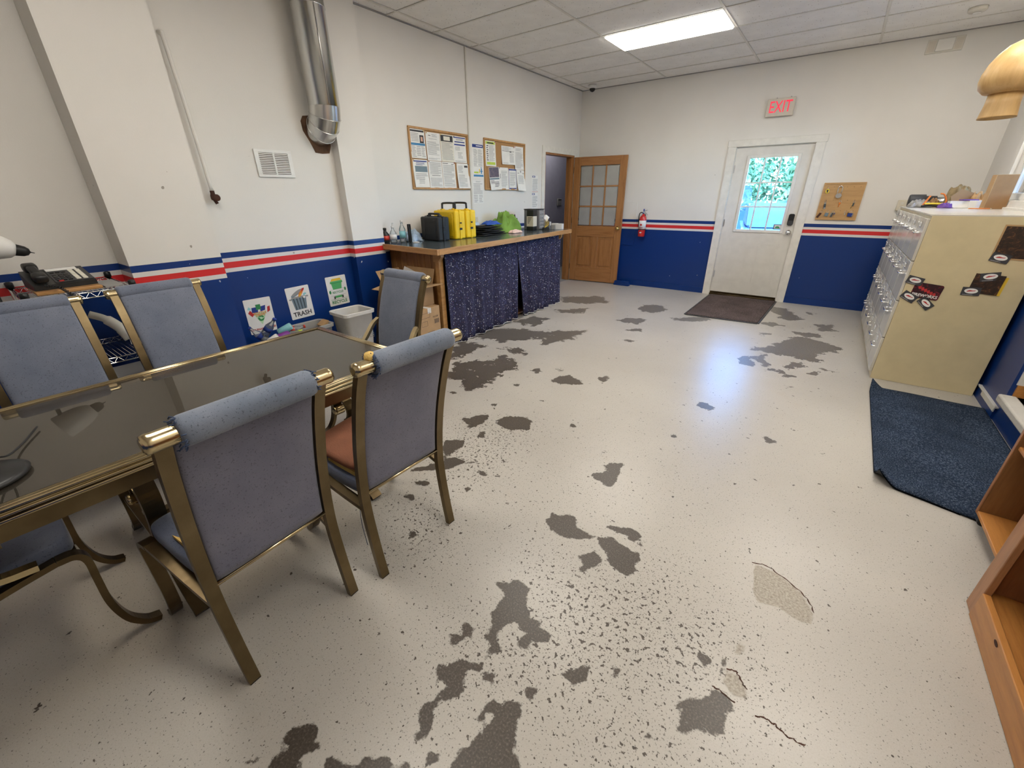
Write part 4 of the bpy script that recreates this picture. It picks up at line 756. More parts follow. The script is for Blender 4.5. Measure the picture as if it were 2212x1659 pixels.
bm = B_(); box(bm, 0, .014, -2.887, -2.862, 1.03, H - .006, bev=.003, seg=1); tag(obj('cable_channel', bm, 'conduit', None), 'beige vertical cable channel between the two cork boards', 'channel')
t = thing('power_outlet', 'beige wall outlet above the counter behind the yellow cases', 'outlet', mw=WL(-2.80, 1.165))
bm = B_(); box(bm, -.036, .036, -.057, .057, 0, .006, bev=.003, seg=1); obj('plate', bm, 'cream_box', t)
bm = B_(); [prism(bm, ngon(0, s * .02, .014, .012, 12), .006, .008) for s in (-1, 1)]; obj('sockets', bm, 'conduit', t)

# cork boards
def board(label, y, z, w, h, rot):
    t = thing('cork_board', label, 'board', mw=WL(y, z, 0, rot), group='cork notice boards')
    bm = B_(); box(bm, -w / 2 + .01, w / 2 - .01, -h / 2 + .01, h / 2 - .01, .001, .012); obj('cork', bm, 'cork', t)
    bm = B_()
    for a in ((-w / 2, w / 2, h / 2 - .022, h / 2), (-w / 2, w / 2, -h / 2, -h / 2 + .022), (-w / 2, -w / 2 + .022, -h / 2 + .022, h / 2 - .022), (w / 2 - .022, w / 2, -h / 2 + .022, h / 2 - .022)): box(bm, a[0], a[1], a[2], a[3], .0, .02, bev=.003, seg=1)
    obj('frame', bm, 'oak_edge', t); return t
board('cork notice board fully covered by two rows of papers', -3.375, 1.852, .94, .605, -.004)
board('cork notice board with bare cork showing between its papers', -2.14, 1.846, .925, .60, -.006)
PM = ['paper', 'ink_grey', 'ink_dark', 'ink_blue', 'ink_sky', 'ink_red', 'ink_lime', 'skin_print', 'art_photo', 'ink_yellow', 'paper_cream', 'slate']
def sheet(label, y, z, w, h, rects=(), lines=(), rot=0.0, n=.0135, curl=.012, base=0, pins=True, grp='papers pinned to the cork boards', seed=1):
    t = thing('paper_notice', label, 'paper', mw=WL(y, z, n, rot), group=grp); rg = random.Random(seed)
    cf = lambda u, v: curl * ((1 - v) ** 2) * (.35 + .65 * abs(2 * u - 1)) * .8
    P = lambda u, v, o=0.0: Vector(((u - .5) * w, (v - .5) * h, cf(u, v) + o + .0006))
    bm = B_(); surf(bm, P, 6, 8); obj('sheet', bm, PM[base], t)
    bm = B_()
    def q(x0, y0, x1, y1, mi, o):
        m = max(1, int((x1 - x0) * 6)); k = max(1, int((y1 - y0) * 8))
        surf(bm, lambda a, b: P(x0 + (x1 - x0) * a, y0 + (y1 - y0) * b, o), m, k, mi)
    for r in rects: q(*r[:4], r[4], .0007 if len(r) < 6 else r[5])
    for x0, y0, x1, y1, st, mi in lines:
        v = y1
        while v > y0:
            q(x0 + rg.choice((0, 0, .02)), v - st * .42, x1 - rg.choice((0, .0, .05, .25)) * (x1 - x0), v, mi, .0008); v -= st
    if len(bm.verts): obj('print', bm, PM, t)
    else: bm.free()
    if pins:
        bm = B_(); lathe(bm, [(.005, 0), (.006, .004), (.003, .008)], 8, mat=Matrix.Translation((rg.choice((-1, 1)) * w * .44, h * .47, .001))); obj('push_pin', bm, rg.choice(('ink_dark', 'ink_yellow', 'ink_red')), t)
    return t
pw, phh = .215, .275; Y0 = -3.725; ZT, ZB = 1.995, 1.709
hair = lambda cx, cy: [(cx - .13, cy - .16, cx + .14, cy + .11, 2), (cx - .06, cy - .10, cx + .075, cy + .055, 7, .0009)]
sheet('notice with a portrait photo and a blue band, on the crowded cork board', Y0, ZT, pw, phh, [(.04, .91, .96, .97, 2), (.0, .45, .98, .53, 4), *hair(.78, .70)], [(.08, .58, .58, .86, .05, 1), (.06, .06, .34, .42, .05, 1), (.38, .06, .66, .42, .06, 1), (.7, .06, .94, .42, .055, 1)], seed=2)
sheet('letter with a small arched logo on the crowded cork board', Y0 + .23, ZT - .012, pw, phh, [(.18, .88, .34, .90, 2)], [(.42, .84, .8, .95, .03, 1), (.2, .76, .8, .79, .02, 1), (.08, .2, .92, .68, .035, 1), (.06, .05, .9, .09, .03, 1)], seed=3)
sheet('cream notice headed by a dark framed certificate picture', Y0 + .45, ZT - .012, pw, phh, [(.04, .74, .96, .97, 2), (.26, .78, .74, .93, 10, .0009)], [(.08, .06, .92, .7, .05, 1)], base=10, seed=4)
sheet('white notice crossed by three dark blue bars near its top', Y0 + .665, ZT - .014, pw, phh, [(.03, .93, .97, .97, 3), (.1, .77, .92, .81, 3), (.06, .66, .94, .71, 3)], [(.2, .84, .8, .9, .03, 2), (.1, .45, .5, .6, .05, 1), (.3, .2, .7, .4, .05, 1), (.05, .03, .95, .08, .02, 1)], seed=5)
sheet('notice with one dark header bar and a grey text block', Y0 + .01, ZB, pw, phh, [(.05, .92, .95, .96, 3), (.12, .56, .95, .77, 11)], [(.2, .80, .8, .9, .03, 3), (.12, .3, .92, .5, .06, 1), (.3, .12, .7, .28, .04, 1)], seed=6, curl=.02)
sheet('page of dense centred paragraphs on the lower row of the crowded board', Y0 + .235, ZB - .004, pw, phh, [], [(.1, .5, .92, .95, .03, 1), (.2, .44, .85, .48, .02, 2), (.08, .05, .92, .38, .028, 1)], seed=7)
sheet('page of left aligned paragraphs on the lower row of the crowded board', Y0 + .455, ZB - .004, pw, phh, [(.05, .93, .45, .95, 2), (.7, .91, .9, .93, 2)], [(.06, .06, .92, .88, .04, 1)], seed=8)
sheet('form with a small dark box, loose at the corner of the crowded board', Y0 + .70, ZB - .008, pw, phh, [(.62, .84, .9, .92, 2)], [(.1, .62, .5, .9, .05, 1), (.1, .1, .8, .55, .045, 1)], seed=9, curl=.03)
Y1 = -2.475
sheet('lime headed information sheet on the half bare cork board', Y1, 1.975, .215, .29, [(.06, .87, .94, .97, 6), (.2, .89, .8, .94, 2, .0009), (.1, .06, .92, .17, 6)], [(.12, .22, .3, .82, .08, 2), (.36, .2, .9, .84, .028, 1)], seed=10)
sheet('wide white chart with a thin black rule on the half bare cork board', Y1 + .385, 1.975, .30, .22, [(.06, .72, .96, .74, 2), (.62, .68, .75, .73, 2)], [(.06, .78, .72, .95, .04, 1), (.6, .12, .92, .62, .04, 1), (.06, .06, .5, .1, .03, 1)], seed=11, curl=.02)
sheet('tall text page in the upper corner of the half bare cork board', Y1 + .64, 1.955, .215, .285, [], [(.12, .8, .8, .92, .03, 1), (.08, .06, .92, .76, .03, 1)], seed=12, curl=.02)
sheet('folded brochure with a dark group photo hanging off its pin', Y1 + .07, 1.685, .215, .275, [(.02, .56, .98, .99, 8), (.02, .46, .98, .53, 11)], [(.08, .3, .5, .42, .04, 2), (.5, .12, .92, .36, .05, 2)], rot=.06, seed=13, curl=.03)
sheet('pale blue lined form between the brochure and the blue bordered page', Y1 + .275, 1.69, .21, .27, [(.12, .5, .2, .72, 1)], [(.25, .1, .9, .85, .04, 1)], seed=14)
sheet('blue bordered certificate page on the half bare cork board', Y1 + .485, 1.685, .20, .265, [(.05, .92, .95, .98, 3), (.05, .03, .95, .08, 3), (.05, .08, .09, .92, 3), (.91, .08, .95, .92, 3)], [(.17, .2, .83, .84, .045, 1)], seed=15)
sheet('curled white letter in the lower corner of the half bare board', Y1 + .685, 1.675, .20, .27, [(.45, .87, .52, .96, 2)], [(.1, .8, .3, .86, .03, 2), (.7, .8, .9, .86, .03, 2), (.15, .3, .85, .72, .06, 1)], seed=16, curl=.045, rot=-.03)
GW = 'papers taped to the wall by the cork boards'
sheet('safety poster with blue header and a walking figure taped to the wall', -2.715, 1.875, .215, .385, [(.02, .9, .98, .99, 3), (.35, .935, .9, .96, 0, .0009), (.05, .05, .95, .11, 4), (.1, .15, .5, .2, 6), (.72, .14, .82, .3, 4), (.66, .2, .74, .23, 4), (.8, .2, .88, .23, 4), (.72, .31, .8, .34, 4), (.56, .16, .64, .28, 9)], [(.1, .35, .45, .85, .03, 1), (.5, .35, .9, .85, .03, 1)], n=.0006, curl=.002, pins=False, grp=GW, seed=17)
sheet('white handwritten table sheet taped below the safety poster', -2.735, 1.525, .215, .275, [], [(.3, .9, .8, .95, .03, 1), (.08, .4, .92, .85, .06, 1), (.08, .05, .45, .36, .07, 1), (.55, .05, .92, .36, .07, 1)], n=.0006, curl=.002, pins=False, grp=GW, seed=18)
sheet('white notice with small blue logo beside the doorway, above a red line', -1.385, 1.635, .165, .225, [(.02, .88, .5, .98, 3), (.1, .91, .4, .95, 0, .0009), (0, .0, 1, .02, 5)], [(.06, .08, .92, .8, .05, 1)], n=.0006, curl=.002, pins=False, grp=GW, seed=19)
sheet('white notice with small blue logo beside the doorway, below a red line', -1.385, 1.395, .165, .225, [(.02, .88, .48, .98, 3), (.1, .91, .38, .95, 0, .0009)], [(.06, .08, .92, .8, .06, 1)], n=.0006, curl=.002, pins=False, grp=GW, seed=20)

# ---- recycling signs
def sign(label, y, z, w, h, rot, shapes, txt=()):
    t = thing('wall_sign', label, 'sign', mw=WL(y, z, .001, rot), group='waste sorting signs')
    bm = B_(); prism(bm, rrect(-w / 2, -h / 2, w / 2, h / 2, .008), 0, .003); obj('plate', bm, 'paper', t)
    mats = []; bm = B_()
    for k, (m, pts) in enumerate(shapes):
        if m not in mats: mats.append(m)
        prism(bm, [(x * w, y_ * h) for x, y_ in pts], .003, .0033 + .00012 * k, mats.index(m))
    obj('picture', bm, mats, t)
    for b, x, yy, s, m, sx in txt: text(b, s, m, t, Matrix.Translation((x * w, yy * h, .0045)), sx=sx, bold=.0006 * s / .03)
    return t
R4 = lambda x0, y0, x1, y1: [(x0, y0), (x1, y0), (x1, y1), (x0, y1)]
can = [('slate', [(-.26, -.22), (.24, -.22), (.30, .16), (-.34, .16)])] + [('slate_dark', [(-.22 + .12 * k, -.21), (-.18 + .12 * k, -.21), (-.22 + .135 * k, .15), (-.27 + .135 * k, .15)]) for k in range(4)] + [('mid_grey', ngon(-.02, .17, .33, .03)), ('slate', ngon(-.06, .30, .28, .06, 16, .35)), ('mid_grey', ngon(-.06, .315, .24, .045, 16, .35)), ('ink_orange', [(-.02, .18), (.10, .2), (.30, .40), (.22, .42), (.02, .28)]), ('ink_yellow', [(0, .17), (.06, .18), (.14, .28), (.08, .28)]), ('ink_red', [(.14, .32), (.26, .36), (.3, .43), (.2, .42)]), ('aqua_can', [(.2, .18), (.36, .24), (.3, .28), (.2, .25)]), ('paper', ngon(.22, .14, .05, .035)), ('mid_grey', ngon(-.38, .13, .05, .025)), ('mid_grey', ngon(.35, .16, .05, .025))]
sign('white sign with a dented trash can picture and the word TRASH', -5.36, .592, .222, .292, math.radians(1.5), can, [('TRASH', 0, -.36, .058, 'ink_dark', 1.0)])
rb = [('leaf_green', [(-.2, -.02), (.2, -.02), (.27, .30), (-.27, .30)]), ('ink_green', R4(-.31, .26, .31, .31)), ('leaf_green', R4(-.30, .28, .30, .335)), ('ink_yellow', [(-.27, .34), (.27, .34), (.22, .42), (-.20, .42)]), ('paper', R4(-.36, -.15, .36, .05)), ('ink_grey', R4(-.37, -.16, .37, -.153)), ('ink_grey', R4(-.37, .05, .37, .057)), ('ink_green', ngon(-.38, -.02, .05, .06)), ('ink_green', ngon(.38, .02, .05, .06)), ('leaf_green', R4(-.18, -.24, .18, -.17)), ('ink_dark', R4(-.24, -.27, -.17, -.18)), ('ink_dark', R4(.17, -.27, .24, -.18)), ('ink_green', R4(-.42, -.292, .42, -.286))]
sign('white sign with a green wheeled bin picture and the word RECYCLE', -4.962, .632, .218, .285, math.radians(1.0), rb, [('RECYCLE', 0, -.385, .041, 'ink_green', 1.0), ('RECYCLE!', 0, -.05, .030, 'ink_green', .92)])
bd = [('mint', [(-.26, .10), (.26, .10), (.0, -.26)]), ('ink_blue', [(-.28, .12), (-.06, .10), (-.02, .26), (-.26, .26)]), ('ink_blue', [(.04, .12), (.22, .14), (.26, .28), (.04, .26)]), ('ink_green', R4(-.10, .18, .08, .33)), ('ink_red', [(-.42, .12), (-.33, .20), (-.22, .06), (-.30, .0)]), ('ink_red', [(.28, .06), (.40, .10), (.42, .24), (.32, .22)]), ('aqua_can', [(-.42, .22), (-.36, .3), (-.28, .24), (-.32, .2)]), ('ink_green', ngon(0, -.07, .115, .085)), ('mint', ngon(0, -.07, .045, .035)), ('mint', [(-.13, -.03), (-.02, -.06), (-.04, -.03)]), ('mint', [(.13, -.05), (.03, -.06), (.05, -.1)])]
sign('white sign with bottles in a green triangle and the words BOTTLE DRIVE', -5.728, .548, .222, .30, math.radians(-.5), bd, [('BOTTLE', 0, .075, .030, 'ink_orange', 1.0), ('DRIVE', 0, .025, .028, 'ink_orange', 1.0), ('RETURNABLE BOTTLES', 0, -.38, .024, 'ink_red', .85)])

# ---- bins and bottles
def bin_(label, cx, cy, w, d, h, mat, rz, word=None):
    t = thing('waste_bin', label, 'bin', (cx, cy, 0), rz, 'waste bins below the signs')
    def ring(s, z, inset=0.0): return [(x, y, z) for x, y in rrect(-w / 2 * s + inset, -d / 2 * s + inset, w / 2 * s - inset, d / 2 * s - inset, .04)]
    L = [ring(.74, .004), ring(.76, .02), ring(.96, h - .03), ring(1.06, h - .028), ring(1.08, h), ring(1.04, h + .004), ring(.95, h - .004), ring(.74, .03, .006)]
    bm = B_(); n = len(L[0]); V = [[bm.verts.new(p) for p in r] for r in L]
    for a in range(len(L) - 1):
        for k in range(n):
            f = bm.faces.new((V[a][k], V[a][(k + 1) % n], V[a + 1][(k + 1) % n], V[a + 1][k])); f.smooth = a in (1,)
    bm.faces.new(V[0][::-1]); bm.faces.new(V[-1]); obj('tub', bm, mat, t)
    if word:
        text(word, .06, 'ink_grey', t, Matrix.Translation((0, -d * .45 - .0035, h * .50)) @ Matrix.Rotation(PI / 2 - .105, 4, 'X'))
    return t
bin_('white plastic bin with the word RECYCLE below the green sign', .33, -5.05, .31, .27, .50, 'bin_white', math.radians(88), 'RECYCLE')
t = bin_('grey plastic bin below the TRASH sign', .20, -5.40, .30, .24, .42, 'bin_grey', math.radians(90))
bm = B_(); box(bm, -.05, .05, -.04, .04, -.03, .03, mat=Matrix.Translation((.19, -5.27, .385)) @ Matrix.Rotation(.5, 4, 'X')); tag(obj('cardboard_scrap', bm, 'cardboard', None), 'scrap of cardboard in the grey bin', 'scrap')
t = bin_('blue plastic bin heaped with empty bottles and cans', .22, -5.73, .30, .26, .34, 'blue_paint', math.radians(90))
def bottle(label, p, d, L, r, mat, cap, kind='bottle'):
    q = Vector(d).to_track_quat('Z', 'Y').to_matrix().to_4x4(); q.translation = Vector(p)
    t = thing('empty_' + kind, label, kind, mw=q, group='empties in the blue bin'); bm = B_()
    if kind == 'can': lathe(bm, [(r * .8, 0), (r, .008), (r, L - .01), (r * .85, L), (r * .8, L - .003)], 16); obj('body', bm, mat, t); bm = B_(); lathe(bm, [(r * .78, L - .001), (r * .3, L + .0006)], 12); obj('lid', bm, 'steel', t)
    else:
        lathe(bm, [(r * .7, 0), (r, .01), (r, L * .3), (r * .95, L * .35), (r, L * .4), (r, L * .62), (r * .4, L * .86), (r * .38, L)], 16); obj('body', bm, mat, t)
        bm = B_(); lathe(bm, [(r * .46, L * .98), (r * .46, L * 1.06), (r * .3, L * 1.065)], 12); obj('cap', bm, cap, t); bm = B_(); lathe(bm, [(r * 1.015, L * .41), (r * 1.015, L * .6)], 16); obj('wrapper', bm, cap, t)
bz = .40
for a in [('clear bottle with blue cap lying in the bottle bin', (.20, -5.84, .41), (.3, .3, .5), .20, .033, 'clear_plastic', 'ink_blue'), ('clear bottle with green wrapper lying across the bottle bin', (.28, -5.66, .40), (.1, .9, -.05), .20, .033, 'clear_plastic', 'ink_lime'), ('purple and red can on the heap of bottles', (.30, -5.775, .40), (-.1, .8, .1), .12, .033, 'purple_can', '', 'can'), ('aqua blue can on the heap of bottles', (.20, -5.70, .42), (.3, .6, .3), .12, .031, 'aqua_can', '', 'can'), ('aqua can at the front of the bottle heap', (.36, -5.74, .37), (.2, .8, .2), .12, .031, 'aqua_can', '', 'can'), ('white can half buried in the bottle heap', (.29, -5.86, .37), (.2, .5, .3), .12, .033, 'white_plastic', '', 'can'), ('red capped clear bottle sticking out of the bottle heap', (.16, -5.66, .40), (.4, .7, .15), .19, .032, 'clear_plastic', 'red_bottle'), ('dark blue capped bottle leaning at the bin rim', (.24, -5.80, .36), (-.3, -.5, .7), .19, .032, 'clear_plastic', 'ink_blue')]: bottle(*a)
# ================================================================== COUNTER
CT = 1.03
t = thing('counter', 'long wooden service counter with grey laminate top and oak edging', 'counter', (.4, -3.1, 0)); o0 = Vector((.4, -3.1, 0))
def loc(bm):
    bmesh.ops.translate(bm, verts=bm.verts[:], vec=-o0); return bm
top = [(.004, -4.385), (.10, -4.395), (.935, -4.448), (.818, -1.71), (.004, -1.71)]
bm = B_(); prism(bm, top, CT - .03, CT); obj('worktop', loc(bm), 'counter_laminate', t)
def edge(p, q, mat, w=.022, z0=CT - .05, z1=CT + .001):
    p, q = Vector((*p, 0)), Vector((*q, 0)); d = (q - p).normalized(); n = Vector((d.y, -d.x, 0)); bm = B_()
    V = [Vector((v.x, v.y, z)) for z in (z0, z1) for v in (p, q, q + n * w, p + n * w)]; _add(bm, V, BOXF); obj('edging', loc(bm), mat, t)
edge((.10, -4.397), (.957, -4.452), 'oak_x'); edge((.935, -4.45), (.818, -1.69), 'oak_edge'); edge((.818, -1.71), (.02, -1.71), 'oak_x', .02)
y = -4.275
k = 0; x = .03
while x < .73:
    bm = B_(); box(bm, x, min(x + .088, .745), y - .012, y + .006, .02, CT - .05, bev=.003, seg=1); obj('end_plank', loc(bm), 'panel_wood', t); x += .09
bm = B_(); box(bm, .735, .79, y - .03, y + .03, 0, CT - .05, bev=.003, seg=1); obj('corner_post', loc(bm), 'oak_edge', t)
bm = B_(); box(bm, .70, .745, -1.90, -1.85, 0, CT - .05, bev=.003, seg=1); obj('corner_post', loc(bm), 'oak_edge', t)
bm = B_(); box(bm, .01, .70, -1.89, -1.87, .0, CT - .05); obj('end_panel', loc(bm), 'panel_wood', t)
for yy, xx in ((-4.30, .79), (-1.90, .745)):
    bm = B_(); prism(bm, [(xx - .05, CT - .14), (xx + .01, CT - .14), (xx + .06, CT - .09), (xx + .06, CT - .05), (xx - .05, CT - .05)], -.01, .03, mat=Matrix(((1, 0, 0, 0), (0, 0, -1, yy), (0, 1, 0, 0), (0, 0, 0, 1)))); obj('bracket', loc(bm), 'oak_x', t)
bm = B_(); box(bm, .03, .70, -4.25, -1.92, .02, .04); obj('bottom_board', loc(bm), 'ply', t)
bm = B_(); box(bm, .02, .04, -4.25, -1.92, .04, CT - .03); obj('back_board', loc(bm), 'ply', t)
bm = B_(); tube(bm, [(.79, -4.25, .955), (.745, -1.86, .955)], .006, 8); tag(obj('curtain_rod', bm, 'steel', None), 'thin metal rod holding the counter curtains', 'rod')
def curtain(label, ya, yb, seed, flare):
    rg = random.Random(seed); ph = [rg.uniform(0, 6.28) for _ in range(4)]
    def f(u, v):
        yy = ya + (yb - ya) * u; base = .797 - .045 * (yy + 4.25) / 2.39; s = 1 - v
        wv = .016 * math.sin(u * 46 + ph[0]) * (.4 + s) + .012 * math.sin(u * 21 + ph[1] + s) * (.2 + s) + .007 * math.sin(u * 75 + ph[2]) * (.6 - .3 * s)
        hem = .012 + .014 * (math.sin(u * 5 + ph[3]) + 1) * .5
        return Vector((base + .012 + wv + .02 * s, yy + .02 * s * math.sin(u * 9) + flare(u) * s, hem + (.965 - hem) * v))
    t = thing('curtain', label, 'curtain', (0, 0, 0), 0, 'counter curtains')
    bm = B_(); surf(bm, f, 110, 14); o = obj('cloth', bm, 'curtain_print', t)
    s = o.modifiers.new('s', 'SOLIDIFY'); s.thickness = .003
    bm = B_(); tube(bm, [f(k / 40, 0) + Vector((.002, 0, -.002)) for k in range(41)], .0035, 5); obj('hem', bm, 'paper', t)
curtain('dark blue dotted curtain on the box side of the counter front', -4.25, -2.93, 3, lambda u: -.06 * u ** 6)
curtain('dark blue dotted curtain on the door side of the counter front', -2.98, -1.87, 4, lambda u: .10 * (1 - u) ** 6)
bm = B_(); tube(bm, [(.70, -2.94, .04), (.70, -2.93, .55)], .03, 10); tag(obj('paper_roll', bm, 'red_cloth', None), 'red paper roll glimpsed between the counter curtains', 'roll')

# ---- things on the counter
def hard_case(label, x, y, rz, w, d, h, mat, hmat, dark=False):
    t = thing('hard_case', label, 'case', (x, y, CT + .001), rz, 'hard equipment cases'); hd = d / 2
    for k, (a, b) in enumerate(((-hd, -.004), (.004, hd))):
        bm = B_(); box(bm, -w / 2, w / 2, a, b, 0, h, bev=.018, seg=3); o = obj('shell_half', bm, mat, t)
        bm = B_()
        for xx in (-w * .32, w * .32): box(bm, xx - .025, xx + .025, a - .004 if k == 0 else b - .006, a + .006 if k == 0 else b + .004, .03, h - .03, bev=.004, seg=1)
        for zz in (h * .28, h * .72): box(bm, -w / 2 + .03, w / 2 - .03, a - .003 if k == 0 else b - .006, a + .006 if k == 0 else b + .003, zz - .006, zz + .006)
        obj('rib', bm, mat, o)
    bm = B_(); box(bm, -w / 2 - .006, w / 2 + .006, -.014, .014, -.0005, h + .006, bev=.006, seg=2); obj('lip', bm, mat, t)
    for s in (-1, 1):
        bm = B_(); box(bm, s * (w / 2 + .004), s * (w / 2 + .010), -.018, .018, h * .33, h * .40); box(bm, s * (w / 2 + .004), s * (w / 2 + .012), -.014, .014, h * .55, h * .60, bev=.002, seg=1); obj('latch', bm, 'black_plastic', t)
    bm = B_(); hh = .028 if dark else .075; hw = w * .30
    tube(bm, cr([(-hw, 0, h), (-hw, 0, h + hh * .7), (-hw + .02, 0, h + hh), (hw - .02, 0, h + hh), (hw, 0, h + hh * .7), (hw, 0, h)], 5), .011, 8); obj('handle', bm, hmat, t)
    for s in (-1, 1): bm = B_(); box(bm, s * hw - .02, s * hw + .02, -.02, .02, h, h + .016, bev=.004, seg=1); obj('handle_mount', bm, mat, t)
hard_case('black hard equipment case in front of the two yellow cases', .285, -3.83, math.radians(-8), .32, .16, .245, 'case_black', 'black_plastic', True)
hard_case('yellow hard case with raised handle next to the black case', .27, -3.58, math.radians(-4), .36, .16, .30, 'case_yellow', 'black_plastic')
hard_case('yellow hard case with raised handle next to the black garments', .275, -3.40, math.radians(-4), .36, .16, .30, 'case_yellow', 'black_plastic')
def bottle2(name, label, cat, x, y, r, h, mat, labelmat, capmat, pump=False):
    t = thing(name, label, cat, (x, y, CT + .001)); bm = B_(); lathe(bm, [(r * .85, 0), (r, .008), (r, h * .62), (r * .92, h * .7), (r * .38, h * .9), (r * .36, h)], 20); obj('body', bm, mat, t)
    bm = B_(); lathe(bm, [(r * 1.01, h * .25), (r * 1.01, h * .58)], 20); obj('wrapper', bm, labelmat, t)
    bm = B_(); lathe(bm, [(r * .42, h), (r * .42, h + .02), (r * .2, h + .022)], 12)
    if pump: tube(bm, [(0, 0, h + .02), (0, 0, h + .045), (.03, 0, h + .043)], .005, 6)
    obj('cap', bm, capmat, t)
bottle2('water_bottle', 'clear water bottle with pale blue wrapper on the counter', 'bottle', .17, -4.20, .034, .20, 'clear_plastic', 'aqua_can', 'white_plastic')
bottle2('pump_bottle', 'clear pump bottle of hand gel on the counter', 'bottle', .12, -4.285, .036, .15, 'clear_plastic', 'paper', 'white_plastic', True)
bottle2('spice_tub', 'red and black labelled tub at the counter end', 'tub', .06, -4.34, .042, .13, 'black_plastic', 'red_bottle', 'black_plastic')
bm = B_(); box(bm, -.012, .012, -.022, .022, 0, .185, bev=.004, seg=1); tag(obj('black_speaker', bm, 'black_plastic', None, T3(.235, -4.16, CT + .001, .4)), 'slim upright black device beside the water bottle', 'device')
bm = B_(); lathe(bm, [(.035, 0), (.037, .004), (.02, .008)], 16); tag(obj('white_disc', bm, 'white_plastic', None, T3(.28, -4.12, CT + .001)), 'small round white disc lying beside the black device', 'disc')
def heap(name, label, cat, x, y, sx, sy, h, mat, seed, rz=0.0, layers=1, nu=36, nv=28, z=CT + .001, fold=.16, grp=None):
    rg = random.Random(seed); a = [rg.uniform(0, 6.28) for _ in range(8)]
    def f(u, v):
        p, q = 2 * u - 1, 2 * v - 1; e = max(0.0, 1 - (abs(p) ** 2.6 + abs(q) ** 2.6)) ** .55
        w = 1 + .18 * math.sin(5 * p + a[0]) * math.cos(4 * q + a[1])
        n = fold * (math.sin(11 * p + 5 * q + a[2]) * .5 + math.sin(7 * q - 9 * p + a[3]) * .35 + math.sin(19 * p + 13 * q + a[4]) * .22)
        return Vector((p * sx * w + .1 * sx * math.sin(6 * q + a[5]), q * sy * w + .1 * sy * math.sin(7 * p + a[6]), max(.0015, h * (e * (.75 + n)) + .002)))
    bm = B_(); surf(bm, f, nu, nv); bm.normal_update()
    V = [bm.verts.new((v.co.x, v.co.y, 0)) for v in []]
    o = obj(name, bm, mat, None, T3(x, y, z, rz)); s = o.modifiers.new('s', 'SOLIDIFY'); s.thickness = .004; s.offset = 1
    return tag(o, label, cat, grp)
heap('folded_cloth', 'crumpled pale blue cloth behind the black case', 'cloth', .13, -4.03, .09, .09, .12, 'sky_cloth', 21, fold=.3)
for k in range(5):
    bm = B_(); zz = k * .021; g = random.Random(50 + k)
    surf(bm, lambda u, v: Vector(((u - .5) * (.40 - .02 * k), (v - .5) * (.44 - .03 * k), .008 + .006 * math.sin(9 * u + k) * math.sin(7 * v + 2 * k))), 16, 16)
    o = obj('folded_garment', bm, 'black_cloth', None, T3(.30 - .01 * k, -3.02 + .012 * k, CT + zz + .002, g.uniform(-.06, .06))); s = o.modifiers.new('s', 'SOLIDIFY'); s.thickness = .008; s.offset = 0
    tag(o, ['bottom', 'second', 'third', 'fourth', 'top'][k] + ' black garment of the pile next to the yellow case', 'garment', 'pile of folded black garments')
heap('blue_scarf', 'blue patterned cloth on the black garment pile', 'cloth', .30, -2.87, .09, .12, .05, 'blue_cloth', 24, z=CT + .112); heap('white_purple_cloth', 'lavender white cloth on the black garment pile', 'cloth', .19, -3.12, .09, .09, .05, 'sky_cloth', 25, z=CT + .112); heap('red_cloth', 'small red cloth next to the wall outlet', 'cloth', .06, -3.25, .04, .04, .14, 'red_cloth', 26)
heap('green_jacket', 'bright green jacket heaped on the counter', 'jacket', .24, -2.49, .16, .20, .27, 'green_cloth', 27, fold=.26, nu=60, nv=48)
heap('pink_cloth', 'pale pink crumpled cloth in front of the green jacket', 'cloth', .50, -2.60, .05, .09, .045, 'pink_cloth', 28); heap('black_hood', 'black garment behind the green jacket', 'garment', .14, -2.14, .08, .05, .20, 'black_cloth', 29, fold=.25); heap('dark_glove', 'dark patterned glove beside the green jacket', 'glove', .20, -2.74, .07, .05, .06, 'khaki', 30)
t = thing('coffee_carton', 'tall black and cream carton standing on the counter', 'box', (.47, -2.17, CT + .001), .12)
bm = B_(); box(bm, -.05, .05, -.055, .055, 0, .265, bev=.002, seg=1); obj('carton', bm, 'black_plastic', t)
bm = B_(); box(bm, -.0505, .0505, -.0556, .0556, .055, .185); obj('label_band', bm, 'cream_box', t)
for k, (b, z, s) in enumerate((('MEDIUM', .165, .02), ('ROAST', .145, .016), ('COFFEE', .128, .014))): pass
bm = B_(); [box(bm, -.035, .03 - .01 * k, -.0562, -.0557, .165 - .017 * k, .172 - .017 * k) for k in range(5)]; obj('print', bm, 'ink_dark', t)
t = thing('document_organizer', 'grey plastic drawer organizer behind the black carton', 'organizer', (.38, -1.98, CT + .001), .1)
bm = B_(); box(bm, -.12, .12, -.075, .075, 0, .262, bev=.006, seg=1); obj('body', bm, 'grey_plastic', t)
for k in range(5):
    bm = B_(); box(bm, .12, .128, -.068, .068, .012 + k * .048, .054 + k * .048, bev=.002, seg=1); o = obj('drawer', bm, 'mid_grey', t); bm = B_(); tube(bm, cr([(.127, -.025, .036 + k * .048), (.142, -.015, .034 + k * .048), (.142, .015, .034 + k * .048), (.127, .025, .036 + k * .048)], 4), .003, 6); obj('drawer_pull', bm, 'steel', o)
bm = B_(); box(bm, -.125, .125, -.08, .08, .262, .272, bev=.003, seg=1); obj('lid', bm, 'black_plastic', t)
t = thing('cable_bundle', 'coiled black cable with yellow wires beside the organizer', 'cable', (.61, -2.02, CT + .002))
bm = B_(); [tube(bm, [(.05 * math.cos(a) * (1 - .08 * j), .05 * math.sin(a), .006 + .011 * j) for a in [2 * PI * k / 20 for k in range(21)]], .006, 6) for j in range(3)]; obj('coil', bm, 'black_rubber', t)
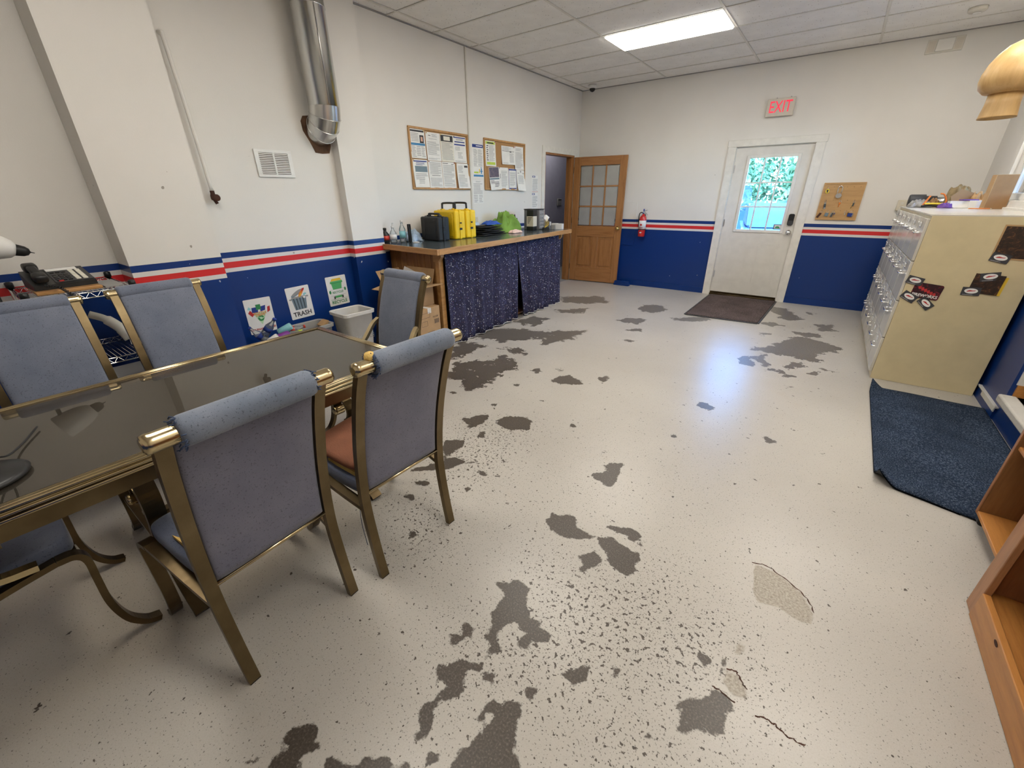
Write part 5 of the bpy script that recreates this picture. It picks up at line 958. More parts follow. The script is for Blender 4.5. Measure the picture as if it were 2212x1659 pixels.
bm = B_(); [tube(bm, cr([(0, -.03, .03), (.01 + .01 * k, -.02 + .02 * k, .08), (.02 - .02 * k, -.05 + .05 * k, .12 + .02 * k)], 5), .0032, 6) for k in range(3)]; obj('wires', bm, 'ink_yellow', t)
for k, (x, y, w, d, h, m, lab) in enumerate([(.55, -1.86, .07, .06, .10, 'grey_plastic', 'grey carton beside the drawer organizer'), (.62, -1.83, .06, .05, .06, 'bin_grey', 'low clear grey box in front of the grey carton'), (.70, -1.80, .10, .07, .075, 'white_plastic', 'white carton nearest the worktop front edge'), (.60, -1.765, .09, .06, .075, 'white_plastic', 'white carton beside the doorway end of the counter'), (.45, -1.81, .07, .06, .11, 'cream_box', 'cream carton behind the white cartons')]):
    bm = B_(); box(bm, -w / 2, w / 2, -d / 2, d / 2, 0, h, bev=.002, seg=1); t = thing('small_carton', lab, 'box', (x, y, CT + .001), .08 * k, 'small cartons on the counter'); obj('carton', bm, m, t); bm = B_(); box(bm, -w / 2 - .0004, w / 2 + .0004, -.008, .008, h * .5, h + .0005); obj('tape', bm, 'conduit', t)
bm = B_(); surf(bm, lambda u, v: Vector(((u - .5) * .10, (v - .5) * .07, .12 + .05 * v + .02 * math.sin(4 * u))), 8, 6); o = obj('white_mask', bm, 'paper', None, T3(.47, -1.82, CT)); tag(o, 'white folded face mask on the cartons', 'mask'); s = o.modifiers.new('s', 'SOLIDIFY'); s.thickness = .002

# ---- cardboard boxes beside the counter
def carton(name, label, x, y, z, rz, w, d, h, mat, flaps=None):
    t = thing(name, label, 'box', (x, y, z), rz, 'cardboard boxes beside the counter')
    if not flaps:
        bm = B_(); box(bm, -w / 2, w / 2, -d / 2, d / 2, 0, h, bev=.003, seg=1); obj('carton', bm, mat, t)
        bm = B_(); box(bm, -w / 2 - .0006, w / 2 + .0006, -.025, .025, h - .05, h + .0008); obj('tape', bm, 'conduit', t)
    else:
        bm = B_(); th = .004
        box(bm, -w / 2, w / 2, -d / 2, -d / 2 + th, 0, h); box(bm, -w / 2, w / 2, d / 2 - th, d / 2, 0, h); box(bm, -w / 2, -w / 2 + th, -d / 2 + th, d / 2 - th, 0, h); box(bm, w / 2 - th, w / 2, -d / 2 + th, d / 2 - th, 0, h); box(bm, -w / 2 + th, w / 2 - th, -d / 2 + th, d / 2 - th, 0, th); obj('carton', bm, mat, t)
        for side, ang, L in flaps:
            bm = B_()
            if side in 'xX':
                s = 1 if side == 'X' else -1; p = Vector((s * w / 2, 0, h)); q = p + Vector((s * L * math.cos(ang), 0, L * math.sin(ang))); c = [p + Vector((0, -d / 2, 0)), p + Vector((0, d / 2, 0)), q + Vector((0, d / 2, 0)), q + Vector((0, -d / 2, 0))]
            else:
                s = 1 if side == 'Y' else -1; p = Vector((0, s * d / 2, h)); q = p + Vector((0, s * L * math.cos(ang), L * math.sin(ang))); c = [p + Vector((-w / 2, 0, 0)), p + Vector((w / 2, 0, 0)), q + Vector((w / 2, 0, 0)), q + Vector((-w / 2, 0, 0))]
            _add(bm, c, [(0, 1, 2, 3)]); o = obj('flap', bm, mat, t); m = o.modifiers.new('s', 'SOLIDIFY'); m.thickness = .004; m.offset = 0
    return t
t = carton('cardboard_box', 'sealed brown carton with printed item number under the open box', .60, -4.52, 0, math.radians(4), .42, .30, .47, 'cardboard')
wf_ = lambda u, v: Matrix.Translation((u, -.1508, v)) @ Matrix.Rotation(PI / 2, 4, 'X')
text('ASSORTMENT', .05, 'ink_dark', t, wf_(-.02, .20), sx=.9); text('AT ALL TIMES', .028, 'ink_dark', t, wf_(-.06, .10)); text('DISPLAY', .04, 'ink_dark', t, wf_(-.08, .38))
we = lambda u, v: Matrix.Translation((.2108, u, v)) @ Matrix.Rotation(PI / 2, 4, 'Z') @ Matrix.Rotation(PI / 2, 4, 'X')
text('FB2504', .032, 'ink_dark', t, we(0, .22)); text('SHOT CAKE ASSORTMENT', .026, 'ink_dark', t, we(0, .17), sx=.8); text('P1/120', .026, 'ink_dark', t, we(.08, .37))
bm = B_()
for k in range(9): box(bm, .2106, .2111, .06 + k * .008, .06 + k * .008 + (.002, .005, .003)[k % 3], .30, .345)
for u0, u1, v0, v1 in ((-.12, .0, .38, .43), (-.12, -.04, .30, .35)):
    for a in ((u0, u1, v0, v0 + .002), (u0, u1, v1 - .002, v1), (u0, u0 + .002, v0, v1), (u1 - .002, u1, v0, v1)): box(bm, .2106, .2111, *a)
obj('barcode_print', bm, 'ink_dark', t)
t = carton('open_cardboard_box', 'open brown carton with raised flaps stacked beside the counter', .52, -4.50, .472, math.radians(2), .40, .30, .20, 'cardboard', [('y', -.15, .14), ('Y', 1.25, .15), ('x', 1.0, .15), ('X', .12, .15)])
bm = B_(); prism(bm, [(0, -.05), (.05, 0), (0, .05), (-.05, 0)], 0, .0008, mat=wf_(.12, .11)); obj('hazard_border', bm, 'ink_dark', t); bm = B_(); prism(bm, [(0, -.043), (.043, 0), (0, .043), (-.043, 0)], .0008, .0012, mat=wf_(.12, .11)); obj('hazard_diamond', bm, 'ink_orange', t)
bm = B_(); box(bm, -.09, .10, -.1512, -.1506, .02, .03); obj('print', bm, 'ink_dark', t)
bm = B_(); surf(bm, lambda u, v: Vector(((u - .5) * .21, .02 * math.sin(3 * u), (v - .5) * .25)), 6, 6); o = obj('white_paper', bm, 'paper', None, Matrix.Translation((.56, -4.50, .70)) @ Matrix.Rotation(.55, 4, 'Y') @ Matrix.Rotation(.3, 4, 'Z')); tag(o, 'white paper sheet sticking up out of the open carton', 'paper')
# ================================================================== BACK WALL FITTINGS
t = thing('exit_sign', 'white sign box with red lettering EXIT above the white door', 'sign', mw=WB(2.925, 2.492))
bm = B_(); box(bm, -.158, .158, -.10, .10, 0, .045, bev=.006); obj('housing', bm, 'exit_body', t)
text('EXIT', .185, 'exit_red', t, Matrix.Translation((0, .0, .0455)), sx=.68, bold=.001)
bm = B_(); [box(bm, x - .004, x + .004, .10, .112, .01, .03) for x in (-.06, .10)]; obj('clip', bm, 'mid_grey', t)
t = thing('fire_extinguisher', 'red fire extinguisher hanging beside the open wooden door', 'extinguisher', (1.29, -.085, .83))
bm = B_(); lathe(bm, [(.05, 0), (.056, .01), (.056, .27), (.05, .30), (.03, .325), (.018, .335), (.018, .35)], 28); obj('cylinder', bm, 'red_paint', t)
bm = B_(); lathe(bm, [(.0568, .12), (.0568, .25)], 28); o = obj('label_wrap', bm, 'paper', t)
bm = B_(); box(bm, -.02, .012, -.0585, -.056, .17, .20); [box(bm, -.035, .03, -.0580, -.0555, .135 + .009 * k, .139 + .009 * k) for k in range(2)]; obj('label_print', bm, 'ink_red', o)
bm = B_(); prism(bm, [(0, -.012), (.022, 0), (0, .012), (-.022, 0)], 0, .002, mat=WB(0, .065, .0562)); obj('class_mark', bm, 'paper', t)
bm = B_(); lathe(bm, [(.0575, .105), (.0575, .118)], 28); obj('strap', bm, 'black_rubber', t)
bm = B_(); lathe(bm, [(.016, .35), (.016, .38), (.01, .385)], 14); tube(bm, [(0, 0, .37), (.05, -.01, .36), (.075, -.012, .335)], .006, 8); tube(bm, [(0, 0, .385), (.06, -.01, .41)], .005, 8); obj('valve_lever', bm, 'steel', t)
bm = B_(); tube(bm, cr([(-.01, 0, .37), (-.055, 0, .365), (-.072, 0, .32), (-.066, 0, .22), (-.06, -.005, .15)], 6), .008, 8); obj('hose', bm, 'black_rubber', t)
bm = B_(); lathe(bm, [(.011, 0), (.011, .008)], 12, mat=WB(0, .362, .016)); box(bm, -.006, .006, -.01, .012, .385, .425); obj('pull_pin', bm, 'ink_blue', t)
bm = B_(); box(bm, -.012, .012, .055, .085, .2, .34); obj('wall_bracket', bm, 'black_plastic', t)
bm = B_(); box(bm, .30, 1.142, -.011, -.001, .672, 1.352, bev=.002, seg=1); tag(obj('panel_cover', bm, 'wall_paint', None), 'flush painted electrical panel cover behind the wooden door', 'panel')
t = thing('peg_board', 'plywood key board with nails on the wall beside the door', 'board', mw=WB(3.85, 1.367))
bm = B_(); box(bm, -.218, .218, -.224, .224, 0, .012, bev=.002, seg=1); obj('plywood', bm, 'peg_ply', t)
bm = B_(); NAIL = [(-.17 + .068 * k, .17) for k in range(6)] + [(-.15 + .075 * k, .015) for k in range(5)] + [(-.165 + .066 * k, -.11) for k in range(6)]
for x, y in NAIL: tube(bm, [(x, y, .012), (x, y + .004, .03)], .0022, 6)
obj('nails', bm, 'black_plastic', t)
bm = B_(); box(bm, -.218, .218, .205, .224, .012, .018); box(bm, -.218, .218, -.224, -.205, .012, .018); box(bm, .20, .218, -.205, .205, .012, .018); box(bm, -.218, -.2, -.205, .205, .012, .018); obj('edge_strip', bm, 'peg_ply', t)
GP = 'keys and locks on the key board'; pb = lambda x, y: WB(3.85 + x, 1.367 + y, .02)
t = thing('padlock', 'large steel padlock with long shackle on the key board', 'padlock', mw=pb(-.034, .10), group=GP)
bm = B_(); prism(bm, ngon(0, -.03, .034, .03, 8), 0, .018); obj('lock_body', bm, 'steel', t); bm = B_(); tube(bm, cr([(-.02, -.01, .009), (-.022, .06, .009), (0, .085, .009), (.022, .06, .009), (.02, .0, .009)], 6), .0045, 8); obj('shackle', bm, 'chrome', t)
t = thing('yellow_tag', 'round yellow key tag on the key board', 'key tag', mw=pb(-.165, .125), group=GP); bm = B_(); prism(bm, ngon(0, 0, .021, .028, 16), 0, .008); obj('disc', bm, 'yellow_plastic', t); bm = B_(); prism(bm, [(-.004, -.02), (.004, -.02), (.012, .012), (-.012, .016)], .008, .0086); obj('mark', bm, 'ink_dark', t); bm = B_(); tube(bm, [(0, .026, .004), (0, .045, .004)], .002, 6); obj('ring', bm, 'steel', t)
def keys(label, x, y, parts, rot=0.0):
    t = thing('key_bunch', label, 'keys', mw=pb(x, y) @ Matrix.Rotation(rot, 4, 'Z'), group=GP)
    bm = B_(); tube(bm, [(.011 * math.cos(a), .011 * math.sin(a), .003) for a in [2 * PI * k / 14 for k in range(15)]], .0015, 5); obj('key_ring', bm, 'steel', t)
    for m, x0, y0, x1, y1, nm in parts:
        bm = B_(); box(bm, x0, x1, y0, y1, .002, .008, bev=.002, seg=1); obj(nm, bm, m, t)
keys('pocket knife shaped key fob hanging by the board edge', -.155, .0, [('slate_dark', -.012, -.07, .012, -.03, 'fob'), ('steel', -.010, -.03, .010, -.012, 'clip'), ('steel', -.010, -.09, .010, -.07, 'tip')], .1)
keys('dark red key fob hanging slanted at the lower board corner', -.165, -.13, [('brown_rust', -.012, -.075, .012, -.01, 'fob')], -.5); keys('green grey key tag on the lower row of nails', -.10, -.125, [('slate', -.02, -.055, .02, -.012, 'fob')], -.15)
keys('bunch of steel keys on the lower row of nails', -.04, -.125, [('steel', -.02, -.06, -.008, -.012, 'key'), ('slate_dark', -.004, -.065, .009, -.012, 'key'), ('chrome', .012, -.03, .03, -.005, 'key')], -.15)
keys('single brass key on the middle row of nails', .005, .0, [('ink_orange', -.01, -.03, .01, -.01, 'bow'), ('ink_orange', -.004, -.065, .004, -.03, 'blade')], -.1); keys('pair of keys on the middle row near the board edge', .15, -.005, [('slate_dark', -.008, -.05, .008, -.01, 'key'), ('brass_knob', -.012, -.08, -.003, -.02, 'key')], -.15)
keys('key bunch with dark blue fob at the lower board edge', .15, -.125, [('ink_blue', -.028, -.055, .022, -.012, 'fob'), ('steel', .02, -.05, .03, -.008, 'key'), ('brass_knob', -.034, -.03, -.026, 0, 'key')], -.1); keys('small silver key alone on the lower row of nails', .085, -.125, [('steel', -.005, -.035, .005, -.01, 'key')], .1)
t = thing('light_switch_box', 'old beige switch box on the wall above the filing cabinets', 'switch', mw=WB(4.47, 1.325)); bm = B_(); box(bm, -.045, .045, -.06, .06, 0, .035, bev=.004, seg=1); obj('box', bm, 'cream_box', t); bm = B_(); [prism(bm, ngon(0, s * .025, .014, .014, 12), .035, .038) for s in (-1, 1)]; obj('sockets', bm, 'conduit', t)
t = thing('wall_speaker', 'dusty white vent plate high on the wall near the ceiling', 'vent', mw=WB(4.36, 2.912)); bm = B_(); box(bm, -.148, .148, -.064, .064, 0, .012, bev=.002, seg=1); obj('plate', bm, 'conduit', t); bm = B_(); box(bm, -.07, .07, -.052, .056, .012, .03, bev=.004, seg=1); obj('centre_cover', bm, 'white_paint', t); bm = B_(); [box(bm, s * .11 - .03, s * .11 + .03, -.05, .05, .012, .0135) for s in (-1, 1)]; obj('side_screens', bm, 'exit_body', t)
bm = B_(); box(bm, -.14, .14, -.07, .0, 0, .035, bev=.003, seg=1); o = tag(obj('blue_box', bm, 'blue_paint', None, T3(1.055, -.10, 0)), 'small blue painted box on the floor at the door edge', 'box'); bm = B_(); box(bm, -.13, .13, -.065, -.005, .035, .075, bev=.003, seg=1); obj('lid', bm, 'blue_paint', o)
# ceiling mounted
t = thing('dome_camera', 'white dome security camera in the ceiling corner', 'camera', (.33, -.30, H - .004)); bm = B_(); lathe(bm, [(.06, 0), (.062, -.03), (.05, -.045)], 24); obj('housing', bm, 'white_plastic', t); bm = B_(); lathe(bm, [(.046, -.045), (.044, -.06), (.03, -.08), (.008, -.09)], 24); obj('dome', bm, 'black_plastic', t)
t = thing('smoke_detector', 'round white smoke detector on a ceiling tile', 'detector', (4.455, -.745, H)); bm = B_(); lathe(bm, [(.068, .002), (.068, -.018), (.058, -.03), (.02, -.034)], 28); obj('body', bm, 'conduit', t); bm = B_(); lathe(bm, [(.03, -.034), (.028, -.042), (.01, -.044)], 18); obj('sensor', bm, 'white_plastic', t)

# ================================================================== FILING CABINETS
def cabinet(label, y):
    t = thing('filing_cabinet', label, 'cabinet', (4.42, y, 0), 0, 'row of beige filing cabinets'); w, d, h = .187, .65, 1.318
    bm = B_(); box(bm, .012, d, -w, w, .0, h, bev=.002, seg=1); obj('body', bm, 'beige_metal', t)
    bm = B_(); box(bm, .0, d + .002, -w, w, h - .003, h + .009, bev=.002, seg=1); obj('top_panel', bm, 'beige_front', t)
    for k in range(4):
        z0 = .055 + k * .312; bm = B_(); box(bm, -.008, .0118, -w + .01, w - .01, z0, z0 + .304, bev=.003, seg=1); o = obj('drawer', bm, 'beige_front', t)
        bm = B_(); zz = z0 + .20; tube(bm, cr([(-.008, -.075, zz), (-.034, -.068, zz - .002), (-.036, 0, zz - .004), (-.034, .068, zz - .002), (-.008, .075, zz)], 5), .0065, 8); obj('handle', bm, 'chrome', o)
        bm = B_(); box(bm, -.013, -.008, -.045, .045, z0 + .235, z0 + .28); obj('label_holder', bm, 'chrome', o)
        bm = B_(); box(bm, -.0136, -.013, -.038, .038, z0 + .241, z0 + .274); [box(bm, -.0139, -.0136, -.028, .02, z0 + .25 + .008 * q, z0 + .253 + .008 * q, 1) for q in range(2)]; obj('card', bm, ['paper', 'ink_dark'], o)
        bm = B_(); lathe(bm, [(.010, 0), (.010, .006)], 12, mat=Matrix.Translation((-.008, .14, z0 + .262)) @ Matrix.Rotation(-PI / 2, 4, 'Y')); obj('lock', bm, 'chrome', o)
    return t
c0 = cabinet('beige filing cabinet with stickers on its side panel', -2.75 + .19)
for k in range(1, 6):
    c = dup(c0, (4.42, -2.56 + .379 * k, 0), 0, 'beige filing cabinet, ' + ['', 'next to the one with stickers', 'second along from the one with stickers', 'third along from the one with stickers', 'second from the back wall', 'standing nearest the back wall'][k])
# stickers and prints on the near cabinet's side (y = -2.747)
SD = lambda x, z, rot=0.0, n=.0: Matrix.Translation((0, -2.7475, 0)) @ WB(x, z, n, rot)
def card(label, x, z, rot, n=.001):
    t = thing('magnet_card', label, 'sticker', mw=SD(x, z, rot, n), group='dark oval logo cards on the cabinet'); bm = B_(); box(bm, -.05, .05, -.03, .03, 0, .0012); obj('card', bm, 'ink_dark', t)
    bm = B_(); prism(bm, ngon(0, .003, .036, .019, 24), .0012, .0016); obj('oval', bm, 'paper', t); bm = B_(); prism(bm, [(-.024, -.004), (-.006, -.001), (.02, .004), (.026, .010), (.01, .007), (-.01, .009), (-.02, .003)], .0016, .002); obj('script_logo', bm, 'ink_red', t); bm = B_(); box(bm, -.04, .015, -.026, -.023, .0012, .0015); obj('print', bm, 'ink_grey', t)
card('oval logo card overlapping the top corner of the FIREWORKS magnet', 4.477, .846, -.22, .005); card('oval logo card overlapping the lower corner of the FIREWORKS magnet', 4.478, .719, -.5, .005); card('oval logo card tilted below the middle of the FIREWORKS magnet', 4.588, .680, -.75, .005)
card('oval logo card overlapping the small gold poster top', 4.868, .912, .2, .005); card('oval logo card overlapping the small gold poster bottom corner', 4.803, .800, .02, .005); card('oval logo card at the corner of the large firework picture', 4.872, 1.045, -.2, .005)
t = thing('fireworks_magnet', 'dark red magnet with white word FIREWORKS on the cabinet', 'sign', mw=SD(4.567, .772, -.10, .001)); bm = B_(); prism(bm, rrect(-.085, -.058, .085, .058, .014), 0, .0025); obj('plate', bm, 'art_red', t); text('FIREWORKS', .031, 'paper', t, Matrix.Translation((0, -.036, .003)), sx=.92, bold=.0008)
bm = B_(); [prism(bm, [(-.06 + .02 * k, .03 - .008 * k), (-.045 + .02 * k, .036 - .008 * k), (-.038 + .02 * k, .012 - .008 * k), (-.052 + .02 * k, .008 - .008 * k)], .0025, .003) for k in range(6)]; obj('logo_letters', bm, 'ink_red', t)
t = thing('gold_poster', 'small dark poster with gold glow curled on the cabinet side', 'poster', mw=SD(4.865, .858, -.05, .001)); bm = B_(); surf(bm, lambda u, v: Vector(((u - .5) * .155, (v - .5) * .14, .002 + .006 * u * u)), 6, 4); obj('sheet', bm, 'art_gold', t); bm = B_(); box(bm, .05, .095, -.072, .06, .0, .001); obj('gold_margin', bm, 'ink_yellow', t)
t = thing('firework_picture', 'large dark picture of golden fireworks on the cabinet side', 'picture', mw=SD(4.945, 1.15, -.02, .001)); bm = B_(); box(bm, -.112, .112, -.105, .105, .001, .002); obj('picture', bm, 'art_gold', t); bm = B_(); box(bm, -.122, .118, -.115, .115, 0, .001); obj('border', bm, 'cardboard', t)
# ---- clutter on the cabinets
CZ = 1.328
bm = B_(); lathe(bm, [(.005, -.10), (.055, -.10), (.06, -.09), (.06, .03), (.045, .036), (.045, .12), (.012, .122)], 24, mat=Matrix.Translation((4.55, -.74, CZ + .062)) @ Matrix.Rotation(PI / 2, 4, 'Y')); t = tag(obj('flashlight', bm, 'charcoal', None), 'ribbed black work light lying on the cabinets', 'light')
bm = B_(); lathe(bm, [(.04, 0), (.046, .002), (.046, .15), (.035, .154)], 20, mat=Matrix.Translation((4.67, -.745, CZ + .05)) @ Matrix.Rotation(PI / 2, 4, 'Y')); obj('silver_sleeve', bm, 'steel', t)
heap('grey_rag', 'grey rag lying in front of the work light', 'cloth', 4.53, -.93, .08, .06, .075, 'mid_grey', 41, z=CZ, fold=.3); heap('khaki_cap', 'brown camouflage cap on the heap on the cabinets', 'cap', 4.80, -.90, .09, .085, .25, 'khaki', 42, z=CZ, fold=.12); heap('brown_paper_bag', 'crumpled brown paper bag beside the white cartons', 'bag', 4.94, -1.00, .07, .07, .15, 'cardboard', 43, z=CZ, fold=.28); heap('brown_pouch', 'brown cloth pouch between the silver light and the bag', 'pouch', 4.64, -.88, .045, .04, .09, 'cardboard_dark', 44, z=CZ, fold=.25)
t = thing('orange_tool', 'orange and black hand tool on the cabinet top', 'tool', (4.60, -1.03, CZ), .0); bm = B_(); tube(bm, cr([(-.06, 0, .012), (0, .01, .02), (.08, 0, .014)], 5), .010, 8); obj('grip', bm, 'black_plastic', t); bm = B_(); tube(bm, cr([(-.05, .03, .012), (-.03, .05, .06), (-.01, .06, .11)], 5), .009, 8); tube(bm, cr([(.10, .05, .012), (.12, .05, .06), (.09, .06, .12), (.06, .07, .13)], 5), .007, 8); obj('handle', bm, 'amber', t); bm = B_(); box(bm, -.04, .10, -.01, .03, .03, .045, bev=.004, seg=1); obj('yellow_body', bm, 'yellow_plastic', t)
heap('purple_gloves', 'purple cloth gloves in front of the orange tool', 'gloves', 4.70, -1.16, .05, .04, .045, 'purple_cloth', 45, z=CZ, fold=.3)
for lab, x, y, w, d, h, m, rz in (('low white carton next to the purple gloves on the cabinets', 4.80, -1.10, .15, .10, .062, 'paper', .05), ('small white carton beside the tall cardboard piece', 4.93, -1.19, .11, .11, .068, 'paper', .3)):
    t = thing('white_carton', lab, 'box', (x, y, CZ), rz, 'white cartons on the cabinets'); bm = B_(); box(bm, -w / 2, w / 2, -d / 2, d / 2, 0, h, bev=.002, seg=1); obj('carton', bm, m, t); bm = B_(); box(bm, -w / 2 - .0005, w / 2 + .0005, -d / 2 - .0005, d / 2 + .0005, h - .008, h + .0008); obj('lid', bm, 'paper', t)
bm = B_(); box(bm, -.06, .06, -.035, .035, 0, .010, bev=.002, seg=1); tag(obj('purple_notebook', bm, 'purple_cloth', None, T3(4.86, -1.115, CZ + .068, .3)), 'purple notebook resting on the low white carton', 'notebook')
bm = B_(); tube(bm, [(-.075, 0, .005), (.07, 0, .005)], .0045, 6); o = tag(obj('pencil', bm, 'ink_orange', None, T3(4.90, -1.42, CZ, .15)), 'orange pencil lying on the cabinet top', 'pencil'); bm = B_(); lathe(bm, [(.0045, 0), (.001, .014)], 6, mat=Matrix.Translation((.07, 0, .005)) @ Matrix.Rotation(PI / 2, 4, 'Y')); obj('tip', bm, 'cream_box', o)
t = thing('cardboard_piece', 'tall folded cardboard piece standing against the wall', 'cardboard', (4.99, -1.36, CZ), .1)
bm = B_(); box(bm, -.055, .085, -.003, .003, 0, .28); obj('front_panel', bm, 'cardboard_dark', t); bm = B_(); box(bm, -.058, -.055, -.003, .10, 0, .28); box(bm, -.055, .085, -.003, .10, .28, .283); obj('side_panel', bm, 'cardboard', t)
bm = B_(); _add(bm, [(0, 0, .0), (.15, .05, .0), (.16, .06, .12), (.02, .02, .17), (-.04, 0, .10)], [(0, 1, 2, 3, 4)]); o = tag(obj('torn_cardboard', bm, 'cardboard_dark', None, T3(4.77, -1.06, CZ + .001)), 'torn cardboard sheet leaning on the paper bag', 'cardboard'); m = o.modifiers.new('s', 'SOLIDIFY'); m.thickness = .004

# ================================================================== MATS, SHELVES, PENDANT
def mat_obj(name, label, corners, th, mat, curl=None, border=None):
    a, b, c, d = [Vector((*p, 0)) for p in corners]
    def f(u, v, z=0.0):
        p = (a * (1 - u) + b * u) * (1 - v) + (d * (1 - u) + c * u) * v; h = th + .002 + .0015 * math.sin(9 * u + 4 * v)
        if curl: h += curl(u, v)
        return Vector((p.x, p.y, h))
    t = thing(name, label, 'mat', (a.x, a.y, 0)); bm = B_(); surf(bm, lambda u, v: f(u, v) - Vector((a.x, a.y, 0)), 44, 44); o = obj('pile', bm, mat, t); s = o.modifiers.new('s', 'SOLIDIFY'); s.thickness = th; s.offset = -1
    bm = B_(); surf(bm, lambda u, v: f(u, v) - Vector((a.x, a.y, th + .0006)), 44, 44); obj('rubber_backing', bm, 'black_rubber', t)
    if border:
        bm = B_()
        for p, q in ((a, b), (b, c), (c, d), (d, a)):
            dv = (q - p).normalized(); n = Vector((-dv.y, dv.x, 0)); V = [p - a - n * .02, q - a - n * .02, q - a + n * .02, p - a + n * .02]; _add(bm, [v + Vector((0, 0, z)) for z in (.0008, th + .0035) for v in V], BOXF)
        obj('border', bm, border, t)
    return t
mat_obj('door_mat', 'dark brown ribbed mat in front of the white exit door', [(2.535, -1.52), (3.385, -1.475), (3.43, -.06), (2.53, -.07)], .007, 'mat_brown', border='charcoal')
def crl(u, v):
    k = max(0, .17 - math.hypot(u * 1.3, v * 2.4)); m = max(0, .15 - math.hypot(u * 1.2, (1 - v) * 2.2))
    return .9 * k ** 1.35 + .8 * m ** 1.3
mat_obj('blue_mat', 'blue carpet mat with curled corners beside the filing cabinets', [(4.385, -4.555), (5.082, -4.74), (5.082, -3.03), (4.42, -3.0)], .008, 'mat_blue', crl)
# bookcases
t = thing('pine_bookcase', 'knotty pine bookcase with face frame standing on the floor', 'bookcase', (4.64, -5.29, 0)); L, Dp, Hh = 1.25, .36, .95
def bp(name, x0, x1, y0, y1, z0, z1, m): bm = B_(); box(bm, x0, x1, y0, y1, z0, z1, bev=.003, seg=1); return obj(name, bm, m, t)
bp('front_stile', 0, .022, -.072, 0, 0, Hh, 'pine_z'); bp('front_stile', 0, .022, -L, -L + .072, 0, Hh, 'pine_z'); bp('base_rail', -.004, .02, -L + .072, -.072, 0, .118, 'pine_y'); bm = B_(); prism(bm, ngon(0, 0, .016, .0075, 18), 0, .0008, mat=Matrix(((0, 0, -1, -.0045), (-1, 0, 0, -0.293), (0, 1, 0, 0.098), (0, 0, 0, 1)))); obj('knot', bm, 'brown_rust', t)
bp('top_rail', 0, .02, -L + .072, -.072, Hh - .07, Hh, 'pine_y'); bp('side_panel', .022, Dp, -.022, 0, 0, Hh, 'pine_z'); bp('side_panel', .022, Dp, -L, -L + .022, 0, Hh, 'pine_z'); bp('back_panel', Dp, Dp + .008, -L, 0, 0, Hh, 'ply')
for z in (.10, .40, .68): bp('shelf_board', .022, Dp, -L + .022, -.022, z - .02, z, 'pine_y')
bp('top_board', -.012, Dp + .008, -L - .01, .01, Hh, Hh + .022, 'pine_y')
t = thing('rolling_shelf', 'small plywood shelf unit on black castors at the blue mat', 'shelf', (4.75, -4.665, .0115)); L, Dp, Hh = .5, .32, .80
for y0, y1 in ((-.02, 0), (-L, -L + .02)):
    bp('side_panel', .003, Dp, y0, y1, .05, Hh, 'ply'); bp('edge_band', 0, .003, y0, y1, .05, Hh, 'pine_z')
bp('bottom_board', 0, Dp, -L + .02, -.02, .05, .068, 'pine_y'); bp('shelf_board', .01, Dp, -L + .02, -.02, .42, .438, 'pine_y'); bp('top_board', 0, Dp, -L - .005, .005, Hh, Hh + .018, 'pine_y'); bp('back_panel', Dp, Dp + .006, -L, 0, .05, Hh, 'ply')
for x in (.03, Dp - .03):
    for y in (-.035, -L + .035):
        bm = B_(); lathe(bm, [(.02, -.011), (.0215, -.008), (.0215, .008), (.02, .011)], 16, mat=Matrix.Translation((x, y, .0215)) @ Matrix.Rotation(PI / 2, 4, 'X')); box(bm, x - .012, x + .012, y - .016, y - .012, .018, .05); box(bm, x - .012, x + .012, y + .012, y + .016, .018, .05); obj('castor', bm, 'black_rubber', t)
t = thing('wooden_pendant', 'pale turned wooden pendant lamp hanging by a cord', 'lamp', (4.362, -4.0, 1.80))
bm = B_(); lathe(bm, [(.05, .012), (.066, .002), (.068, 0), (.067, .006), (.060, .06), (.060, .10)], 40); obj('neck', bm, 'pale_wood', t)
bm = B_(); lathe(bm, [(.060, .10), (.082, .104), (.104, .125), (.112, .155), (.110, .185), (.098, .225), (.078, .26), (.052, .288), (.022, .303), (.012, .306)], 44); obj('bowl', bm, 'pale_wood', t)
bm = B_(); tube(bm, [(0, 0, .30), (0, 0, H - 1.80)], .004, 8); lathe(bm, [(.04, H - 1.80 - .03), (.045, H - 1.80 - .002)], 20); obj('cord', bm, 'white_plastic', t)

# ================================================================== OUTSIDE THE DOOR
bm = B_(); box(bm, -30, 40, .15, 60, -.30, -.12); o = obj('ground_outside', bm, 'asphalt'); o['kind'] = 'structure'
bm = B_(); box(bm, 5.25, 60, -40, .15, -.30, -.14); o = obj('ground_side', bm, 'asphalt'); o['kind'] = 'structure'
def leaves(cx, cy, cz, rx, ry, rz, n, seed, size):
    g = np.random.default_rng(seed); d = g.normal(size=(n, 3)); d /= np.linalg.norm(d, axis=1)[:, None]; r = g.uniform(.72, 1.04, n)[:, None] * (1 + .18 * np.sin(d[:, :1] * 7 + seed) * np.cos(d[:, 2:] * 6))
    c = d * r * np.array([rx, ry, rz]) + np.array([cx, cy, cz]); a = g.normal(size=(n, 3)); a /= np.linalg.norm(a, axis=1)[:, None]; b = np.cross(a, g.normal(size=(n, 3))); b /= np.linalg.norm(b, axis=1)[:, None]; s = size * g.uniform(.6, 1.3, n)[:, None]
    v = np.stack([c - a * s, c + b * s * .45, c + a * s, c - b * s * .45], 1).reshape(-1, 3); f = np.arange(4 * n).reshape(-1, 4)
    me = bpy.data.meshes.new('foliage'); me.from_pydata(v.tolist(), [], f.tolist()); return me
